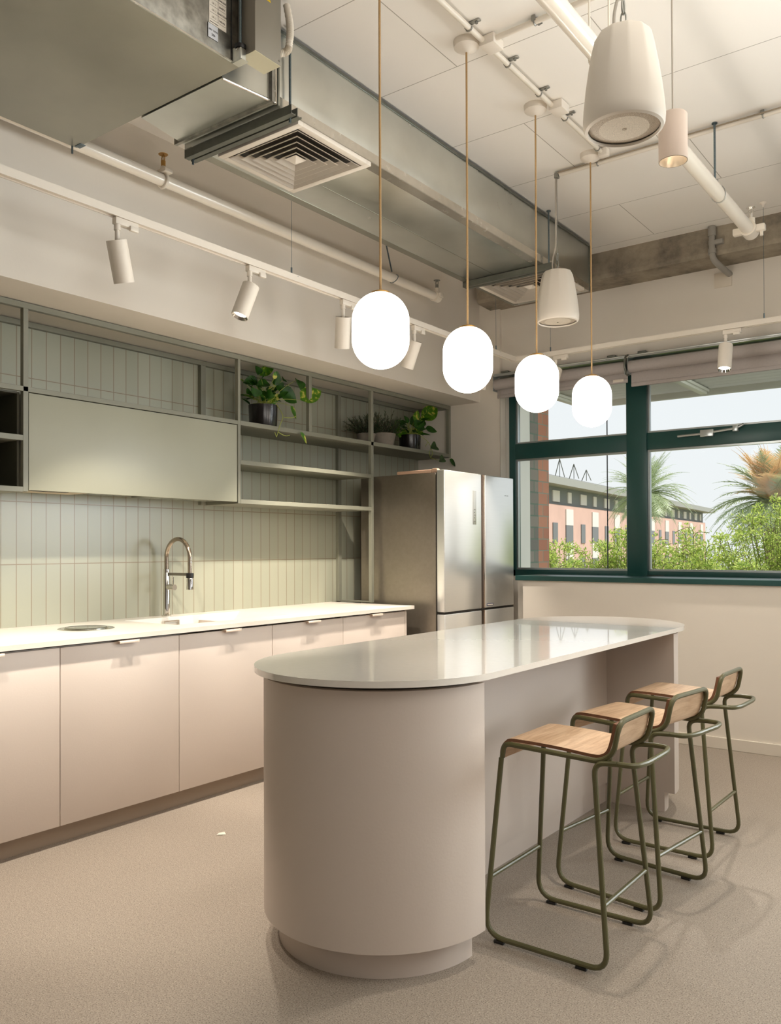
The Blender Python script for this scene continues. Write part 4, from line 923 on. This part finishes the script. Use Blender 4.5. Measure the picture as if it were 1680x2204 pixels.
def rosemary(label, x, y, r, h, n, seed, lean=0.0):
    rnd = random.Random(seed); z0 = 2.0765
    t = thing('potted_rosemary', label, 'plant', (x, y, z0), 'grey potted herbs on the shelf')
    b = B(); lathe(b, [(0, 0), (r*.78, 0), (r*.80, .004), (r, h), (r*.92, h), (r*.90, h-.012), (0, h-.012)], (x, y, z0), 36, cap=False); p = obj('pot', b, POTG, t)
    b = B(); lathe(b, [(0, h-.008), (r*.9, h-.010)], (x, y, z0), 20, cap=False); obj('soil', b, SOIL, p)
    st_, lf = B(), B()
    for k in range(n):
        a = rnd.uniform(0, 2*PI); s = rnd.uniform(.5, 1); L_ = rnd.uniform(.08, .19)
        p0 = Vector((x+r*.5*math.cos(a), y+r*.6*math.sin(a), z0+h-.01)); d = Vector((math.cos(a)*.35, math.sin(a)*s+lean, rnd.uniform(.35, 1.1))).normalized()
        pts = [p0+d*L_*q+Vector((0, 0, -.05*q*q*(1-d.z))) for q in (0, .33, .66, 1)]
        tube(st_, pts, .0013, 4)
        for j in range(26):
            q = .12+.88*j/26; i = min(2, int(q*3)); c = pts[i].lerp(pts[i+1], q*3-i); aa = rnd.uniform(0, 2*PI); o_ = d.orthogonal().normalized(); o_ = Quaternion(d, aa) @ o_
            e = (d*.8+o_*.7).normalized()*rnd.uniform(.018, .034); s_ = d.cross(o_)*.0022
            lf.faces.new([lf.verts.new(v) for v in (c, c+e*.5+s_, c+e, c+e*.5-s_)])
    obj('woody_stems', st_, WOODST, t)
    obj('needle_foliage', lf, ROSE, t, False)
rosemary('dark rosemary in a small grey pot left of the tall shelf post', -3.90, 4.92, .072, .075, 60, 5, -.25)
rosemary('rosemary in a wide grey pot between the shelf post and the small pothos', -3.90, 5.125, .100, .095, 80, 6, .05)
# ------------------------------------------------------------------ outside
b = B(); box(b, -90, 60, 12, 260, -7.3, -7.0); struct('ground', b, mat('dry_lawn', (150, 150, 110), .9, noise=(.3, .1)))
BR = brick_mat('outside_brick', 'YZ', (6.47, 0), .17, .098, .005, (196, 140, 112), (178, 122, 98), (150, 150, 132), offset=.5, rough=.8, bump=.8, stain=.12)
BRG = brick_mat('grey_mortared_brick', 'YZ', (6.32, 0), .15, .098, .006, (146, 140, 128), (122, 120, 112), (110, 128, 112), offset=.5, rough=.85, bump=.8, stain=.15)
pt = thing('brick_pier', 'orange brick pier with a white rendered reveal outside the left window', 'pier', (-3.5, 6.4, -1))
b = B(); box(b, -3.9, -3.27, 6.12, 6.32, -1.5, 4.2); obj('rendered_reveal', b, PAINT2, pt)
b = B(); box(b, -3.9, -3.27, 6.32, 6.47, -1.5, 4.2); obj('grey_bricks', b, BRG, pt)
b = B(); box(b, -3.9, -3.27, 6.47, 6.67, -1.5, 4.2); obj('orange_bricks', b, BR, pt)
aw = thing('corrugated_awning', 'pale corrugated metal awning above the window outside', 'awning', (0, 6.8, 2.6))
b = B(); n = 64; y0, y1 = 6.14, 7.32; top, bot = [], []
for i in range(n+1):
    y = y0+(y1-y0)*i/n; z = 2.645+.010*math.sin(2*PI*i/6.4); bot.append((y, z)); top.append((y, z+.004))
extr(b, bot+top[::-1], 'X', -3.235, 4.8); obj('corrugated_sheet', b, mat('pale_grey_sheet', (206, 206, 192), .5), aw)
b = B(); box(b, -3.235, 4.8, 7.30, 7.345, 2.585, 2.67, .004); obj('gutter_edge', b, bpy.data.materials['pale_grey_sheet'], aw)
for x in (-3.22, -2.13, -1.04, .05, 1.14, 2.23):
    b = B(); box(b, x-.035, x+.02, 6.13, 7.30, 2.590, 2.632, .003); box(b, x+.022, x+.04, 6.13, 7.30, 2.61, 2.632, .002); obj('support_beam', b, bpy.data.materials['pale_grey_sheet'], aw)
b = B(); tube(b, [(-3.285, 8.0, -1.0), (-3.285, 8.0, 4.6)], .006, 6); tag(obj('hanging_wire', b, BLACK), 'thin dark vertical wire outside the left window', 'wire')

# far brick building, haze mixed into its pale colours
A_, E_ = Vector((-40.26, 82.18, 0)), Vector((-49.38, 169.0, 0)); u = (E_-A_).normalized(); nrm = Vector((u.y, -u.x, 0)); LEN = (E_-A_).length
if nrm.x < 0: nrm = -nrm
bt = thing('brick_building', 'long pink brick building with a dark upper band behind the palm trees', 'building', (A_.x, A_.y, -7))
def fb(bm, s0, s1, o0, o1, z0, z1):
    P = [A_+u*s0+nrm*o0, A_+u*s1+nrm*o0, A_+u*s1+nrm*o1, A_+u*s0+nrm*o1]; prism(bm, [(p.x, p.y) for p in P], z0, z1)
b = B(); fb(b, -14, LEN, -14, 0, -7, 6.0); obj('brick_body', b, mat('far_pink_brick', (208, 172, 162), .9, noise=(.5, .06)), bt)
b = B(); fb(b, -14, LEN+.2, -14, -.5, 6.0, 8.0); obj('dark_storey', b, mat('far_dark_cladding', (120, 124, 124), .7), bt)
b = B(); fb(b, -14, LEN+4, -14.5, 1.2, 8.0, 8.8); obj('fascia', b, mat('far_grey_fascia', (156, 156, 152), .6), bt)
b = B()
P = [A_+u*-14+nrm*1.2, A_+u*(LEN*.55)+nrm*1.2, A_+u*(LEN*.55)-nrm*6, A_+u*-14-nrm*6]
lo = [b.verts.new((p.x, p.y, 8.85)) for p in P[:2]]; hi = [b.verts.new((p.x, p.y, 10.6)) for p in P[2:]]
b.faces.new(lo+hi); bmesh.ops.solidify(b, geom=b.faces[:], thickness=.15); obj('pale_roof', b, mat('far_pale_roof', (196, 196, 194), .7), bt)
WM = mat('far_window_glass', (104, 106, 108), .3); WP = mat('far_white_panel', (226, 220, 216), .7)
s = 1.0; k = 0
while s < LEN-4:
    for z in (-5.2, -1.4, 2.4):
        b = B(); fb(b, s, s+1.5, 0, .08, z-.6, z+1.6); obj('window', b, WM, bt, False)
        if k % 1 == 0:
            b = B(); fb(b, s+4.2, s+6.6, 0, .10, z-.6, z+1.4); obj('window', b, WM, bt, False)
            b = B(); fb(b, s+4.2, s+6.6, 0, .12, z+1.4, z+3.2); obj('white_panel', b, WP, bt, False)
    b = B(); fb(b, s+1.2, s+3.4, -.5, -.35, 6.35, 7.6); obj('window', b, WP, bt, False)
    b = B(); fb(b, s+6.2, s+7.4, -.5, -.35, 6.35, 7.6); obj('window', b, WP, bt, False)
    s += 9.6; k += 1
for i, (x, y) in enumerate(((-41.5, 87.4), (-41.1, 90.3), (-41.2, 94.0))):
    b = B(); zt = 11.3-.4*i; tube(b, [(x-.6, y, 9.2), (x, y, zt)], .05, 5); tube(b, [(x+.6, y, 9.2), (x, y, zt)], .05, 5); tube(b, [(x, y, 9.2), (x, y, zt)], .04, 5); obj('roof_mast', b, STRUT, bt)

def palm(label, c, zc, fl, n, seed, tan=False, gz=-7):
    rnd = random.Random(seed); t = thing('palm_tree', label, 'tree', (c[0], c[1], gz), 'date palms outside')
    b = B(); zz = [gz+(zc-gz)*i/14 for i in range(15)]
    tube(b, [(c[0], c[1], z) for z in zz], .22, 10, radii=[.24+.03*(i % 2) for i in range(15)]); obj('trunk', b, mat('palm_bark', (132, 116, 94), .9, noise=(4, .2)) if 'palm_bark' not in bpy.data.materials else bpy.data.materials['palm_bark'], t)
    def fronds(bm, n, e0, e1, L0, w):
        for i in range(n):
            a = 2*PI*i/n*2.4*2.618+rnd.uniform(-.2, .2); el = rnd.uniform(e0, e1); L_ = L0*rnd.uniform(.8, 1.1)
            h = Vector((math.cos(a), math.sin(a), 0)); p = Vector((c[0], c[1], zc)); d = h*math.cos(el)+Vector((0, 0, math.sin(el))); pts = [p.copy()]; m_ = 16
            for j in range(m_):
                d = (d+Vector((0, 0, -.055-.04*math.cos(el)))).normalized(); p = p+d*(L_/m_); pts.append(p.copy())
            tube(bm, pts, .02, 4, radii=[.03*(1-j/(m_+2)) for j in range(m_+1)])
            for j in range(2, m_):
                for q in (0, .5):
                    cpt = pts[j].lerp(pts[j+1], q); dd = (pts[j+1]-pts[j]).normalized(); side = dd.cross(Vector((0, 0, 1)))
                    side = side.normalized() if side.length > .01 else dd.orthogonal()
                    ll = 1.25*w*math.sin(PI*min(1, (j+q)/m_+.12))*rnd.uniform(.8, 1.15)
                    for s_ in (-1, 1):
                        e = (dd*.75+side*s_*.8+Vector((0, 0, rnd.uniform(-.25, .15)))).normalized()*ll; wv = dd*.034
                        bm.faces.new([bm.verts.new(v) for v in (cpt-wv, cpt+wv, cpt+e)])
    b = B(); fronds(b, n, -.35, 1.35, fl, fl*.2); obj('green_fronds', b, PALM, t, False)
    if tan:
        b = B(); fronds(b, 34, .8, 1.5, fl*.85, fl*.22); obj('dry_tan_fronds', b, TANF, t, False)
PALM = leaf_mat('palm_frond', (136, 154, 120), (190, 202, 160), trans=.3); TANF = leaf_mat('dry_frond', (210, 170, 116), (232, 200, 150), trans=.3)
palm('date palm seen behind the window mullion, before the brick building', (-17.8, 49.1), 4.4, 3.3, 64, 2)
palm('date palm with a tan dry crown at the right picture edge outside', (-6.62, 30.1), 2.75, 2.5, 64, 4, True)

def shrub(label, x, y, top, n, spread, seed):
    rnd = random.Random(seed); z0 = -.4
    t = thing('green_shrub', label, 'shrub', (x, y, z0), 'leafy shrubs outside the window')
    st_, lf = B(), B()
    for k in range(n):
        a = rnd.uniform(0, 2*PI); r_ = spread*math.sqrt(rnd.random()); h = (top-z0)*rnd.uniform(.55, 1.0)*(1-.25*r_/spread)
        e = Vector((x+r_*math.cos(a), y+r_*math.sin(a)*.8, z0+h)); s_ = Vector((x+.25*r_*math.cos(a), y+.2*r_*math.sin(a), z0)); m_ = s_.lerp(e, .6)+Vector((0, 0, .12)); tipv = e+Vector((rnd.uniform(-.25, .25), rnd.uniform(-.15, .15), rnd.uniform(-.12, .06)))
        pts = fillet([s_, m_, e, tipv], .25, 5); tube(st_, pts, .004, 4)
        for j in range(84):
            q = .35+.65*j/84; f_ = q*(len(pts)-1); i = min(len(pts)-2, int(f_)); c = pts[i].lerp(pts[i+1], f_-i); d = (pts[i+1]-pts[i]).normalized()
            o_ = Quaternion(d, rnd.uniform(0, 2*PI)) @ d.orthogonal().normalized(); v = (d*.6+o_).normalized()*rnd.uniform(.03, .055); c = c+o_*rnd.uniform(0, .06)
            w_ = v.cross(Vector((rnd.uniform(-1, 1), rnd.uniform(-1, 1), rnd.uniform(-1, 1)))).normalized()*.009
            lf.faces.new([lf.verts.new(p) for p in (c, c+v*.5+w_, c+v, c+v*.5-w_)])
    obj('branches', st_, mat('shrub_twig', (120, 120, 70), .8) if 'shrub_twig' not in bpy.data.materials else bpy.data.materials['shrub_twig'], t)
    obj('foliage', lf, SHRUB, t, False)
SHRUB = leaf_mat('shrub_leaf', (140, 172, 84), (206, 218, 116), (232, 236, 150), trans=.5)
b = B(); box(b, -7, 6, 8.0, 13.5, -7, -.4); struct('planting_terrace', b, SOIL)
for a in ((-4.6, 9.75, 1.60, 110, .60, 11, 'yellow-green shrub outside next to the brick pier'), (-3.85, 10.0, 1.78, 110, .55, 12, 'taller yellow-green shrub outside just left of the window mullion'),
          (-3.2, 10.6, 1.78, 120, .60, 13, 'yellow-green shrub outside just right of the window mullion'), (-2.35, 11.4, 2.15, 170, .80, 14, 'large yellow-green shrub outside in the middle of the right window'),
          (-1.3, 11.4, 2.35, 170, .90, 15, 'tall yellow-green shrub outside at the right picture edge'), (-2.3, 9.4, 1.28, 110, .75, 16, 'low yellow-green shrub outside close under the right window')):
    shrub(a[6], a[0], a[1], a[2], a[3], a[4], a[5])
